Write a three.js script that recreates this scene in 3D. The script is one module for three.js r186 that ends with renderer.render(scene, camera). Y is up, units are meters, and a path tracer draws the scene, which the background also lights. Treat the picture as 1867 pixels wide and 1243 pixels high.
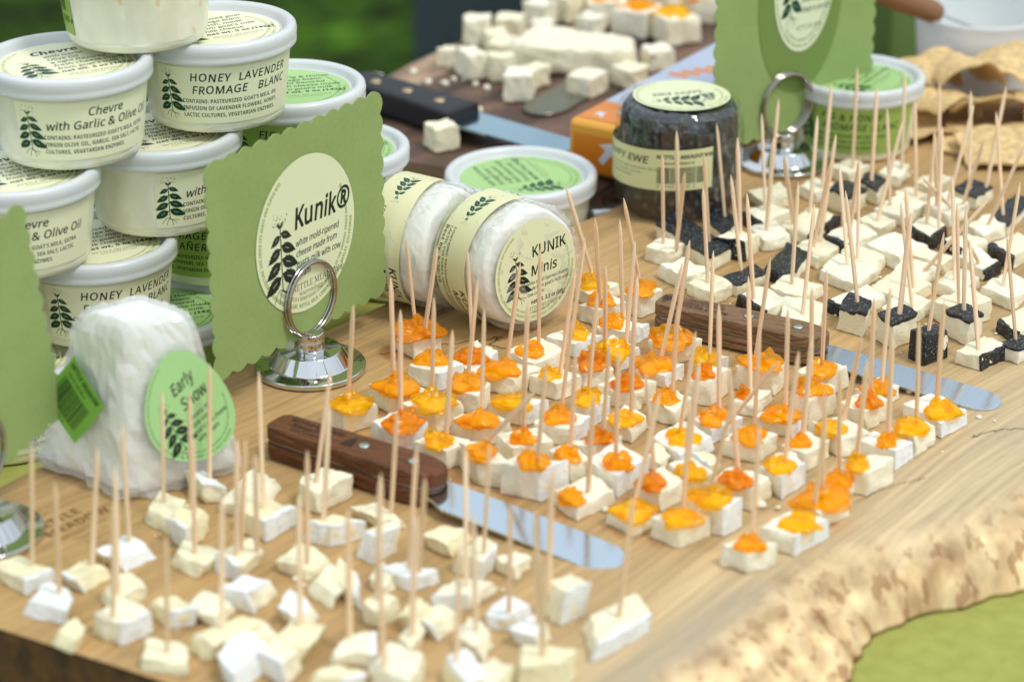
import * as THREE from 'three';
import { mergeVertices, mergeGeometries } from 'three/addons/utils/BufferGeometryUtils.js';
import { ImprovedNoise } from 'three/addons/math/ImprovedNoise.js';
import { RoundedBoxGeometry } from 'three/addons/geometries/RoundedBoxGeometry.js';

// ---------------------------------------------------------------- camera, sky, sun, exposure
const scene = new THREE.Scene();
const camera = new THREE.PerspectiveCamera(15.5, 1024 / 681, 0.05, 200);
camera.position.set(0, 0.55, 1.2353);
camera.lookAt(0, 0, 0);
camera.focus = 1.335;
camera.userData.fStop = 6.2;

const renderer = new THREE.WebGLRenderer({ antialias: true });
renderer.toneMapping = THREE.LinearToneMapping;
renderer.toneMappingExposure = 1.15;
renderer.shadowMap.enabled = true;

{ // bright overcast sky: a little bluer and brighter overhead
  const w = 128, h = 64, d = new Float32Array(w * h * 4);
  for (let y = 0; y < h; y++) for (let x = 0; x < w; x++) {
    const e = (y + 0.5) / h * 2 - 1, k = Math.max(0, e), i = (y * w + x) * 4;
    const c = Math.sin(x / w * Math.PI * 2 * 3 + e * 4) * 0.03 + Math.sin(x / w * Math.PI * 2 * 7 - e * 9) * 0.02;
    const b = (0.72 + 0.30 * Math.pow(k, 0.7) + c);
    d[i] = b * 0.89; d[i + 1] = b * 0.985; d[i + 2] = b * 1.08; d[i + 3] = 1;
  }
  const sky = new THREE.DataTexture(d, w, h, THREE.RGBAFormat, THREE.FloatType);
  sky.mapping = THREE.EquirectangularReflectionMapping;
  sky.magFilter = THREE.LinearFilter; sky.needsUpdate = true;
  scene.background = sky; scene.environment = sky;
}
const sun = new THREE.DirectionalLight(new THREE.Color(1, 0.96, 0.88), 1.55);
sun.position.set(1.0, 2.05, 0.6);
sun.castShadow = true; sun.shadow.radius = 26;
sun.shadow.mapSize.set(2048, 2048);
Object.assign(sun.shadow.camera, { left: -1.5, right: 1.5, top: 1.5, bottom: -1.5, near: 0.1, far: 8 });
scene.add(sun, sun.target);

// ---------------------------------------------------------------- helpers
let seed = 7;
const rnd = () => { seed = (seed + 0x6d2b79f5) | 0; let t = Math.imul(seed ^ (seed >>> 15), 1 | seed); t = (t + Math.imul(t ^ (t >>> 7), 61 | t)) ^ t; return ((t ^ (t >>> 14)) >>> 0) / 4294967296; };
const rr = (a, b) => a + (b - a) * rnd();
const perlin = new ImprovedNoise();
const N3 = (x, y, z) => perlin.noise(x + 31.7, y + 17.3, z + 5.1);
const fbm = (x, y, z, o = 4) => { let s = 0, a = 0.5, f = 1; for (let i = 0; i < o; i++) { s += a * N3(x * f, y * f, z * f); a *= 0.5; f *= 2.03; } return s; };
const V = (x, y, z) => new THREE.Vector3(x, y, z);
const lerp = (a, b, t) => a + (b - a) * t, clamp = (x, a, b) => Math.min(b, Math.max(a, x));
const sstep = (a, b, x) => { const t = clamp((x - a) / (b - a), 0, 1); return t * t * (3 - 2 * t); };
const used = new Map();
function numbered(n) { const k = used.get(n) ?? 0; used.set(n, k + 1); return k ? n + '_' + String(k).padStart(3, '0') : n; }
function thing(name, label, category, pos = [0, 0, 0], turn = 0, group) {
  const o = new THREE.Group(); o.name = numbered(name); o.position.set(...pos); o.rotation.y = turn;
  o.userData = { label, category }; if (group) o.userData.group = group;
  scene.add(o); return o;
}
function part(parent, name, geo, mat) {
  const m = new THREE.Mesh(geo, mat); m.name = name; m.castShadow = m.receiveShadow = true; parent.add(m); return m;
}
function structure(name, geo, mat) { const m = part(scene, numbered(name), geo, mat); m.userData.kind = 'structure'; return m; }
function solo(name, geo, mat, label, category, group) {
  const m = part(scene, numbered(name), geo, mat); m.userData = { label, category }; if (group) m.userData.group = group; return m;
}
const std = (r, g, b, rough = 0.6, extra = {}) => new THREE.MeshPhysicalMaterial({ color: new THREE.Color(r, g, b), roughness: rough, side: THREE.DoubleSide, ...extra });
function weld(g, tol = 1e-6) { g.deleteAttribute('normal'); const m = mergeVertices(g, tol); m.computeVertexNormals(); return m; }
function weldPos(g) { g.deleteAttribute('uv'); return weld(g); }
const lathe = (pts, seg = 64) => new THREE.LatheGeometry(pts.map(([r, y]) => new THREE.Vector2(r, y)), seg);
function canvasTex(w, h, draw, srgb = true) {
  const c = document.createElement('canvas'); c.width = w; c.height = h;
  const x = c.getContext('2d'); draw(x, w, h);
  const t = new THREE.CanvasTexture(c); if (srgb) t.colorSpace = THREE.SRGBColorSpace;
  t.wrapS = t.wrapT = THREE.RepeatWrapping; t.anisotropy = 8; return t;
}
function dataTex(w, h, f, srgb = true) {
  const d = new Uint8Array(w * h * 4);
  for (let y = 0; y < h; y++) for (let x = 0; x < w; x++) { const c = f(x / w, y / h), i = (y * w + x) * 4; d[i] = clamp(c[0], 0, 255); d[i + 1] = clamp(c[1], 0, 255); d[i + 2] = clamp(c[2], 0, 255); d[i + 3] = 255; }
  const t = new THREE.DataTexture(d, w, h); if (srgb) t.colorSpace = THREE.SRGBColorSpace;
  t.wrapS = t.wrapT = THREE.RepeatWrapping; t.magFilter = THREE.LinearFilter; t.minFilter = THREE.LinearFilter; t.needsUpdate = true; return t;
}
// grid surface from a function (u, v in 0..1)
function grid(nu, nv, f, uvf) {
  const p = [], uv = [], idx = [];
  for (let j = 0; j <= nv; j++) for (let i = 0; i <= nu; i++) { const q = f(i / nu, j / nv); p.push(q.x, q.y, q.z); const t = uvf ? uvf(i / nu, j / nv, q) : [i / nu, j / nv]; uv.push(t[0], t[1]); }
  for (let j = 0; j < nv; j++) for (let i = 0; i < nu; i++) { const a = j * (nu + 1) + i, b = a + 1, c = a + nu + 1, d = c + 1; idx.push(a, b, d, a, d, c); }
  const g = new THREE.BufferGeometry(); g.setAttribute('position', new THREE.Float32BufferAttribute(p, 3)); g.setAttribute('uv', new THREE.Float32BufferAttribute(uv, 2)); g.setIndex(idx); g.computeVertexNormals(); return g;
}
// rounded, subdivided unit box with corners at 0..1, edges rounded by r
function softBox(n = [6, 4, 5], r = 0.07) {
  const g = new THREE.BoxGeometry(1, 1, 1, n[0], n[1], n[2]); g.deleteAttribute('uv'); g.deleteAttribute('normal');
  const m = mergeVertices(g, 1e-5), p = m.attributes.position, q = V(), c = V();
  const put = (x, k) => { const s = Math.round((x + 0.5) * k); if (s === 0) return -0.5; if (s === k) return 0.5; return lerp(-0.5 + r * 0.75, 0.5 - r * 0.75, (s - 1) / (k - 2)); };
  for (let i = 0; i < p.count; i++) {
    q.set(put(p.getX(i), n[0]), put(p.getY(i), n[1]), put(p.getZ(i), n[2]));
    c.set(clamp(q.x, -0.5 + r, 0.5 - r), clamp(q.y, -0.5 + r, 0.5 - r), clamp(q.z, -0.5 + r, 0.5 - r));
    const d = q.clone().sub(c); if (d.lengthSq() > 1e-9) q.copy(c).add(d.setLength(Math.min(r, d.length())));
    p.setXYZ(i, q.x + 0.5, q.y + 0.5, q.z + 0.5);
  }
  return m;
}
const BOX = softBox([9, 6, 9], 0.05), SLAB = softBox([9, 3, 9], 0.05);

// ---------------------------------------------------------------- lettering
const INK = '#16231b', GREEN_INK = '#12402a';
function hand(x, text, px, py, size, { color = INK, shear = -0.16, squeeze = 1, weight = '', wob = 1, align = 'left', rot = 0, font = 'sans-serif', gap = 0, ink = 0.035 } = {}) {
  x.save(); x.translate(px, py); x.rotate(rot); x.transform(squeeze, 0, shear, 1, 0, 0);
  x.font = `${weight} ${size}px ${font}`; x.fillStyle = color; x.textBaseline = 'alphabetic';
  let w = 0; for (const ch of text) w += x.measureText(ch).width + gap;
  let cx = align === 'center' ? -w / 2 : align === 'right' ? -w : 0;
  for (const ch of text) {
    x.save(); x.translate(cx, (rnd() - 0.5) * size * 0.06 * wob); x.rotate((rnd() - 0.5) * 0.09 * wob); x.fillText(ch, 0, 0); x.strokeStyle = color; x.lineWidth = size * ink; x.lineJoin = 'round'; x.strokeText(ch, 0, 0); x.restore();
    cx += x.measureText(ch).width + gap;
  }
  x.restore();
}
// text on a circle, its tops toward the middle, running from the left round the bottom to the right
function ring(x, text, cx, cy, r, from, size, color, squeeze = 0.8) {
  x.save(); x.font = `bold ${size}px sans-serif`; x.fillStyle = color; x.textAlign = 'center';
  let a = from;
  for (const ch of text) {
    const w = x.measureText(ch).width * squeeze, h = w / r / 2; a += h;
    x.save(); x.translate(cx + Math.sin(a) * r, cy + Math.cos(a) * r); x.rotate(-a); x.scale(squeeze, 1); x.fillText(ch, 0, size * 0.35); x.restore(); a += h;
  }
  x.restore();
}
function leaf(x, bx, by, len, ang, color) {
  x.save(); x.translate(bx, by); x.rotate(ang); x.beginPath(); x.moveTo(0, 0);
  const n = 6, w = len * 0.25;
  for (const s of [1, -1]) {
    for (let i = 0; i <= n; i++) {
      const k = s > 0 ? i : n - i, t = k / n, e = Math.sin(Math.pow(t, 0.75) * Math.PI) * w * s;
      x.lineTo(len * t + (s > 0 ? len * 0.05 : 0), e); if (k < n && k > 0) x.lineTo(len * (t + (s > 0 ? 0.01 : 0.04)), e * 0.82);
    }
  }
  x.closePath(); x.fillStyle = color; x.fill();
  x.strokeStyle = 'rgba(220,232,190,0.75)'; x.lineWidth = Math.max(1, len * 0.03); x.beginPath(); x.moveTo(len * 0.3, 0); x.lineTo(len * 0.55, 0); x.stroke();
  x.restore();
}
function nettle(x, cx, top, h, color = GREEN_INK, rot = 0) {
  x.save(); x.translate(cx, top); x.rotate(rot);
  x.strokeStyle = color; x.lineWidth = h * 0.016; x.beginPath(); x.moveTo(0, h * 0.14); x.lineTo(h * 0.01, h * 0.86); x.stroke();
  x.fillStyle = color;
  for (let i = 0; i < 26; i++) { x.beginPath(); x.arc((rnd() - 0.5) * h * 0.26, h * (0.13 - rnd() * 0.13), h * 0.006, 0, 7); x.fill(); }
  leaf(x, 0, h * 0.17, h * 0.09, -2.2, color); leaf(x, 0, h * 0.17, h * 0.09, -0.9, color);
  const ls = [[0.22, 0.20], [0.36, 0.27], [0.51, 0.31], [0.67, 0.34]];
  for (const [t, l] of ls) { leaf(x, 0, h * t, h * l, 0.42, color); leaf(x, 0, h * (t + 0.02), h * l * 0.95, Math.PI - 0.42 - 0.12, color); }
  x.lineWidth = h * 0.009;
  for (const [dx, dy, b] of [[-0.14, 0.12, -0.04], [0.13, 0.11, 0.05], [-0.05, 0.15, 0.03], [0.07, 0.15, -0.03], [0.17, 0.06, 0.04]]) { x.beginPath(); x.moveTo(0, h * 0.85); x.bezierCurveTo(h * dx * 0.3, h * (0.86 + b), h * dx * 0.8, h * (0.84 + dy * 0.4), h * dx, h * (0.85 + dy)); x.stroke(); }
  x.restore();
}
function barcode(x, px, py, w, h, color = '#1b211c') {
  x.fillStyle = color; let c = px;
  while (c < px + w) { const b = w * (0.006 + rnd() * 0.016); x.fillRect(c, py, Math.min(b, px + w - c), h); c += b + w * (0.006 + rnd() * 0.014); }
}
const RING_TEXT = 'OUR GOATS AND SHEEP EAT EVERY DAY, INCLUDING WILD RASPBERRY LEAF, NETTLE, KELP, COMFREY, GARLIC, BARLEY, GOLDENROD';
const RING_TEXT2 = 'THIS CHEESE IS A SUMPTUOUS CONCENTRATION OF THE ORGANIC GRAINS AND WILD HERBS';
function paperSpeck(x, w, h, n, a) { for (let i = 0; i < n; i++) { x.fillStyle = `rgba(${rnd() < 0.5 ? '255,255,255' : '90,90,50'},${a * rnd()})`; x.fillRect(rnd() * w, rnd() * h, 1 + rnd() * 3, 1 + rnd() * 3); } }
function roundSticker(paper, ringColor, draw, ringInk = '#7d9440', dbl = true) {
  return canvasTex(1024, 1024, (x) => {
    x.fillStyle = paper; x.fillRect(0, 0, 1024, 1024); paperSpeck(x, 1024, 1024, 1500, 0.08);
    ring(x, RING_TEXT, 512, 512, 472, -2.6, 36, ringInk, 0.86);
    if (dbl) ring(x, RING_TEXT2, 512, 512, 426, -0.75, 33, ringInk, 0.84);
    draw(x);
  });
}
// tenths of a millimetre on the board: x, z, height, then the four top corners (front, right, back, left) round the middle
// jam pieces: + jam x, z, radius, tone
const JAM_BITES = [
  [-505,147,96,-8,86,124,36,8,-86,-124,-36,-2,10,123,2],
  [-398,512,81,9,112,123,-3,-9,-112,-123,3,-15,-34,91,1],
  [-588,811,89,-26,88,136,43,26,-88,-136,-43,8,35,111,1],
  [-796,1054,100,-36,79,107,-3,36,-79,-107,3,3,34,93,0],
  [-566,1242,96,2,116,124,0,-2,-116,-124,0,32,49,86,2],
  [-403,1041,106,23,79,138,-10,-23,-79,-138,10,16,34,115,0],
  [-212,807,92,31,111,99,-20,-31,-111,-99,20,-26,18,92,1],
  [-197,361,60,-6,183,100,-59,6,-183,-100,59,-23,42,89,2],
  [-28,573,75,32,111,163,-24,-32,-111,-163,24,-38,35,96,1],
  [126,312,69,-7,170,136,-11,7,-170,-136,11,-24,28,69,1],
  [323,111,64,5,93,139,-7,-5,-93,-139,7,25,-12,79,0],
  [230,643,75,-2,93,122,0,2,-93,-122,0,-32,25,62,0],
  [422,529,75,-40,75,104,7,40,-75,-104,-7,-4,-23,105,2],
  [394,949,82,8,90,84,-26,-8,-90,-84,26,-12,12,69,0],
  [481,-587,60,-19,110,109,-32,19,-110,-109,32,-31,-16,86,0],
  [512,-287,85,-43,84,119,-8,43,-84,-119,8,-20,9,72,1],
  [590,-41,65,42,88,127,-15,-42,-88,-127,15,-47,9,77,1],
  [722,-401,99,-15,85,96,-16,15,-85,-96,16,-6,9,88,1],
  [869,232,95,-27,85,124,-14,27,-85,-124,14,-24,17,122,1],
  [762,493,60,20,92,110,-24,-20,-92,-110,24,-30,7,97,1],
  [809,940,79,5,106,100,-10,-5,-106,-100,10,-35,15,69,1],
  [1005,722,117,8,93,101,-60,-8,-93,-101,60,-28,38,62,2],
  [1030,410,69,-11,73,87,-17,11,-73,-87,17,-23,28,80,0],
  [1284,599,115,51,84,118,-17,-51,-84,-118,17,5,21,113,1],
  [1229,837,60,-6,91,100,-59,6,-91,-100,59,-52,31,50,2],
  [1019,1116,60,-26,109,106,-16,26,-109,-106,16,-20,15,98,1],
  [1599,616,99,21,101,123,-27,-21,-101,-123,27,-6,52,90,1],
  [1528,949,122,-29,90,102,-45,29,-90,-102,45,-21,-1,83,1],
  [1340,1092,67,35,84,110,-3,-35,-84,-110,3,-2,34,87,1],
  [1433,1420,77,-13,122,101,-21,13,-122,-101,21,-31,28,61,1],
  [1170,1352,77,19,102,122,-30,-19,-102,-122,30,-14,37,70,1],
  [554,238,60,12,134,104,14,-12,-134,-104,-14,-15,74,92,0],
  [577,769,83,45,85,137,-20,-45,-85,-137,20,0,25,81,2],
  [576,1107,63,11,124,99,-19,-11,-124,-99,19,-19,56,76,0],
  [245,1169,81,32,105,121,-25,-32,-105,-121,25,-10,6,81,1],
  [61,1411,92,-49,102,121,30,49,-102,-121,-30,-7,31,64,1],
  [-151,1194,90,7,93,125,12,-7,-93,-125,-12,-5,50,84,1],
  [25,969,82,20,70,131,0,-20,-70,-131,0,-18,44,99,0],
  [-134,1613,114,-27,80,114,114,27,-80,-114,-114,-19,40,71,1],
  [-344,1441,92,22,101,121,-6,-22,-101,-121,6,-11,37,85,0],
  [101,1782,142,26,68,136,-6,-26,-68,-136,6,-7,42,80,1],
  [274,1573,91,4,120,85,44,-4,-120,-85,-44,-13,69,71,1],
  [422,1358,63,-17,48,121,-36,17,-48,-121,36,11,0,80,2],
  [499,1633,93,-10,161,127,0,10,-161,-127,0,8,77,91,1],
  [711,1835,81,-15,115,94,8,15,-115,-94,-8,-62,61,62,2],
  [559,2093,60,-5,110,106,8,5,-110,-106,-8,5,38,101,0],
  [919,2119,125,38,78,117,3,-38,-78,-117,-3,-5,33,86,0],
  [779,2218,85,-16,95,118,0,16,-95,-118,0,-16,46,85,0],
  [1064,2476,86,-10,76,109,0,10,-76,-109,0,0,29,61,1],
  [1285,2272,87,-6,118,135,-40,6,-118,-135,40,24,32,75,0],
  [1445,2020,77,-26,114,115,-5,26,-114,-115,5,-4,24,117,1],
  [1554,1775,60,-14,96,82,-11,14,-96,-82,11,-2,47,67,1],
  [1291,1694,93,-22,129,100,-20,22,-129,-100,20,-21,56,68,0],
  [1085,1846,98,38,115,119,-14,-38,-115,-119,14,-31,61,87,2],
  [1972,1267,87,-4,116,99,-12,4,-116,-99,12,-20,49,81,0],
  [2125,1006,73,0,151,135,26,0,-151,-135,-26,19,88,87,0],
  [1767,987,94,-4,114,111,-6,4,-114,-111,6,15,44,69,2],
  [1873,749,60,-17,108,103,-17,17,-108,-103,17,2,34,84,1],
  [1814,1411,80,26,113,113,6,-26,-113,-113,-6,5,55,58,1],
  [1695,1706,105,-11,95,116,-37,11,-95,-116,37,-63,56,65,0],
  [1617,1261,81,-12,128,127,43,12,-128,-127,-43,-56,55,70,0],
  [832,1316,60,-17,168,128,0,17,-168,-128,0,6,49,91,0],
  [849,1666,60,-13,109,95,52,13,-109,-95,-52,-4,76,78,0],
  [341,1896,60,-37,157,124,-3,37,-157,-124,3,-69,99,61,1]
];
// ash-rind pieces: + faces with rind (T top, L left, R right)
const ASH_BITES = [
  [888,-1176,72,3,119,106,-17,-3,-119,-106,17,""],
  [1058,-1317,82,59,327,185,174,-59,-327,-185,-174,"T"],
  [975,-856,71,-10,143,128,29,10,-143,-128,-29,""],
  [1120,-642,60,6,142,132,-8,-6,-142,-132,8,""],
  [1258,-1628,60,0,214,94,9,0,-214,-94,-9,"T"],
  [1332,-1249,103,12,108,131,-22,-12,-108,-131,22,"L"],
  [1527,-1441,60,-44,149,109,62,44,-149,-109,-62,""],
  [1321,-763,60,-54,145,116,-32,54,-145,-116,32,"T"],
  [1396,-434,60,-7,158,123,35,7,-158,-123,-35,"L"],
  [1577,-603,60,33,150,157,-32,-33,-150,-157,32,""],
  [1594,-998,60,-21,243,122,-96,21,-243,-122,96,"LT"],
  [1785,-1192,60,-26,165,124,21,26,-165,-124,-21,""],
  [1910,-861,60,23,211,168,-16,-23,-211,-168,16,""],
  [2018,-1075,61,39,184,131,17,-39,-184,-131,-17,""],
  [2243,-1193,72,-12,178,165,9,12,-178,-165,-9,""],
  [2194,-627,60,-18,220,171,-24,18,-220,-171,24,""],
  [2294,-869,60,28,155,128,-8,-28,-155,-128,8,""],
  [1577,-220,60,58,228,139,-125,-58,-228,-139,125,""],
  [1914,-434,60,-73,158,153,-19,73,-158,-153,19,"L"],
  [1881,-179,123,24,124,91,-27,-24,-124,-91,27,"T"],
  [2184,-353,60,4,175,136,-38,-4,-175,-136,38,""],
  [2079,-5,132,-42,110,99,7,42,-110,-99,-7,"T"],
  [2222,224,136,-38,86,97,0,38,-86,-97,0,"TLR"],
  [2479,-295,107,-46,152,149,8,46,-152,-149,-8,""],
  [2452,-71,122,-5,126,104,7,5,-126,-104,-7,"T"],
  [2487,263,70,-25,137,129,-32,25,-137,-129,32,"R"],
  [2704,197,70,-23,106,109,-21,23,-106,-109,21,"T"],
  [2775,-133,60,-42,162,115,-7,42,-162,-115,7,"L"],
  [2802,-623,60,-26,193,156,-28,26,-193,-156,28,""],
  [2512,-699,60,-31,191,120,-32,31,-191,-120,32,""],
  [2697,-1015,60,-5,203,100,54,5,-203,-100,-54,"R"],
  [2441,-1052,60,25,117,113,17,-25,-117,-113,-17,""],
  [2476,-1505,69,-15,185,102,-9,15,-185,-102,9,"LR"],
  [2662,-1305,60,-49,125,120,30,49,-125,-120,-30,"L"],
  [2833,-1545,63,-48,155,117,13,48,-155,-117,-13,""],
  [2935,-1211,72,-56,195,131,-9,56,-195,-131,9,"L"],
  [3024,-1812,60,-70,265,133,-139,70,-265,-133,139,"T"],
  [2847,-2129,68,-17,190,111,-10,17,-190,-111,10,"T"],
  [2644,-1848,81,-26,184,130,0,26,-184,-130,0,""],
  [2442,-2064,60,-28,114,103,19,28,-114,-103,-19,""],
  [2359,-1857,60,-1,175,148,-46,1,-175,-148,46,""],
  [2197,-1633,60,-15,139,108,5,15,-139,-108,-5,""],
  [1997,-1388,60,-43,216,154,-18,43,-216,-154,18,"L"],
  [1786,-1615,60,-25,219,166,-77,25,-219,-166,77,"R"],
  [1538,-1774,60,-50,182,132,0,50,-182,-132,0,"L"],
  [1602,-2093,60,-60,161,135,48,60,-161,-135,-48,""],
  [1889,-2223,60,-11,130,107,-15,11,-130,-107,15,""],
  [2051,-2006,103,-7,142,107,0,7,-142,-107,0,"T"],
  [2236,-2211,86,6,159,78,-24,-6,-159,-78,24,"T"],
  [2139,-2569,60,-18,145,123,-15,18,-145,-123,15,""],
  [2425,-2504,66,-4,145,113,-65,4,-145,-113,65,""],
  [2632,-2311,60,-37,160,111,-25,37,-160,-111,25,""]
];
const BLOOMY_BITES = [
  [-2178,2599,60,30,133,130,25,-30,-133,-130,-25,"R"],
  [-2006,2848,60,63,133,102,-67,-63,-133,-102,67,"TLR"],
  [-1885,2631,60,-3,101,91,-32,3,-101,-91,32,"L"],
  [-1733,2776,60,-20,134,110,5,20,-134,-110,-5,""],
  [-1669,3080,99,11,141,112,-14,-11,-141,-112,14,"R"],
  [-1720,2430,60,-15,104,114,-18,15,-104,-114,18,"TR"],
  [-1641,2044,66,45,138,88,-46,-45,-138,-88,46,""],
  [-1453,1799,90,6,85,107,68,-6,-85,-107,-68,"T"],
  [-1477,2209,107,16,135,78,-40,-16,-135,-78,40,"L"],
  [-1453,2481,64,56,116,126,-25,-56,-116,-126,25,""],
  [-1203,1838,60,23,209,133,-132,-23,-209,-133,132,""],
  [-1164,2119,94,30,136,141,-30,-30,-136,-141,30,"R"],
  [-1218,2490,69,-6,131,109,-25,6,-131,-109,25,"L"],
  [-1139,2797,82,15,103,98,-36,-15,-103,-98,36,"LT"],
  [-1478,2958,79,3,77,104,35,-3,-77,-104,-35,"R"],
  [-1447,3320,60,90,109,88,-62,-90,-109,-88,62,""],
  [-1295,2914,60,31,126,86,-24,-31,-126,-86,24,""],
  [-1226,3172,96,-53,141,137,-34,53,-141,-137,34,""],
  [-1124,3373,89,-6,173,105,-44,6,-173,-105,44,"TLR"],
  [-958,3389,92,26,115,73,-11,-26,-115,-73,11,"L"],
  [-925,3169,60,33,130,101,-45,-33,-130,-101,45,""],
  [-911,2950,60,26,137,67,-12,-26,-137,-67,12,"TR"],
  [-915,1857,107,0,131,148,-37,0,-131,-148,37,""],
  [-828,2236,93,-3,71,129,-13,3,-71,-129,13,"LR"],
  [-606,2077,60,-8,94,112,51,8,-94,-112,-51,""],
  [-584,2373,126,-39,88,99,-26,39,-88,-99,26,"LR"],
  [-452,2634,60,9,69,116,10,-9,-69,-116,-10,"LRT"],
  [-924,2504,60,18,150,108,-30,-18,-150,-108,30,""],
  [-814,2715,60,19,147,86,-17,-19,-147,-86,17,""],
  [-707,2698,60,43,164,61,-25,-43,-164,-61,25,"R"],
  [-576,2972,89,5,68,90,-31,-5,-68,-90,31,""],
  [-686,3273,77,79,76,80,-80,-79,-76,-80,80,"R"],
  [-386,3021,94,-7,88,72,-23,7,-88,-72,23,""],
  [-423,3187,60,-10,112,64,-14,10,-112,-64,14,""],
  [-477,3497,138,48,166,101,-22,-48,-166,-101,22,""],
  [-283,2283,65,15,127,89,-34,-15,-127,-89,34,""],
  [-160,2525,105,6,110,98,-20,-6,-110,-98,20,"R"],
  [-205,2800,63,31,115,125,-63,-31,-115,-125,63,"L"],
  [-6,2986,67,-3,123,85,-35,3,-123,-85,35,"LRT"],
  [216,2927,149,-13,90,87,0,13,-90,-87,0,"R"],
  [114,3135,67,5,86,88,-23,-5,-86,-88,23,"LT"],
  [145,3500,135,106,105,105,-71,-106,-105,-105,71,""],
  [441,3059,80,-94,229,126,7,94,-229,-126,-7,"R"],
  [-138,3204,88,15,105,65,-11,-15,-105,-65,11,""],
  [-206,3489,91,2,153,85,47,-2,-153,-85,-47,"T"],
  [704,1491,60,-3,135,49,6,3,-135,-49,-6,""],
  [-1055,3146,60,4,90,64,-9,-4,-90,-64,9,""],
  [-736,3553,101,17,89,100,-13,-17,-89,-100,13,"R"],
  [-73,3520,89,-2,102,88,-17,2,-102,-88,17,""],
  [-560,2673,60,10,107,62,-10,-10,-107,-62,10,""],
  [-1877,3155,60,10,90,79,0,-10,-90,-79,0,""],
  [-298,3025,67,-13,97,74,-5,13,-97,-74,5,"L"],
  [4,2524,60,0,90,74,-10,0,-90,-74,10,""],
  [927,1508,60,10,117,64,35,-10,-117,-64,-35,"L"]
];
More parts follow.
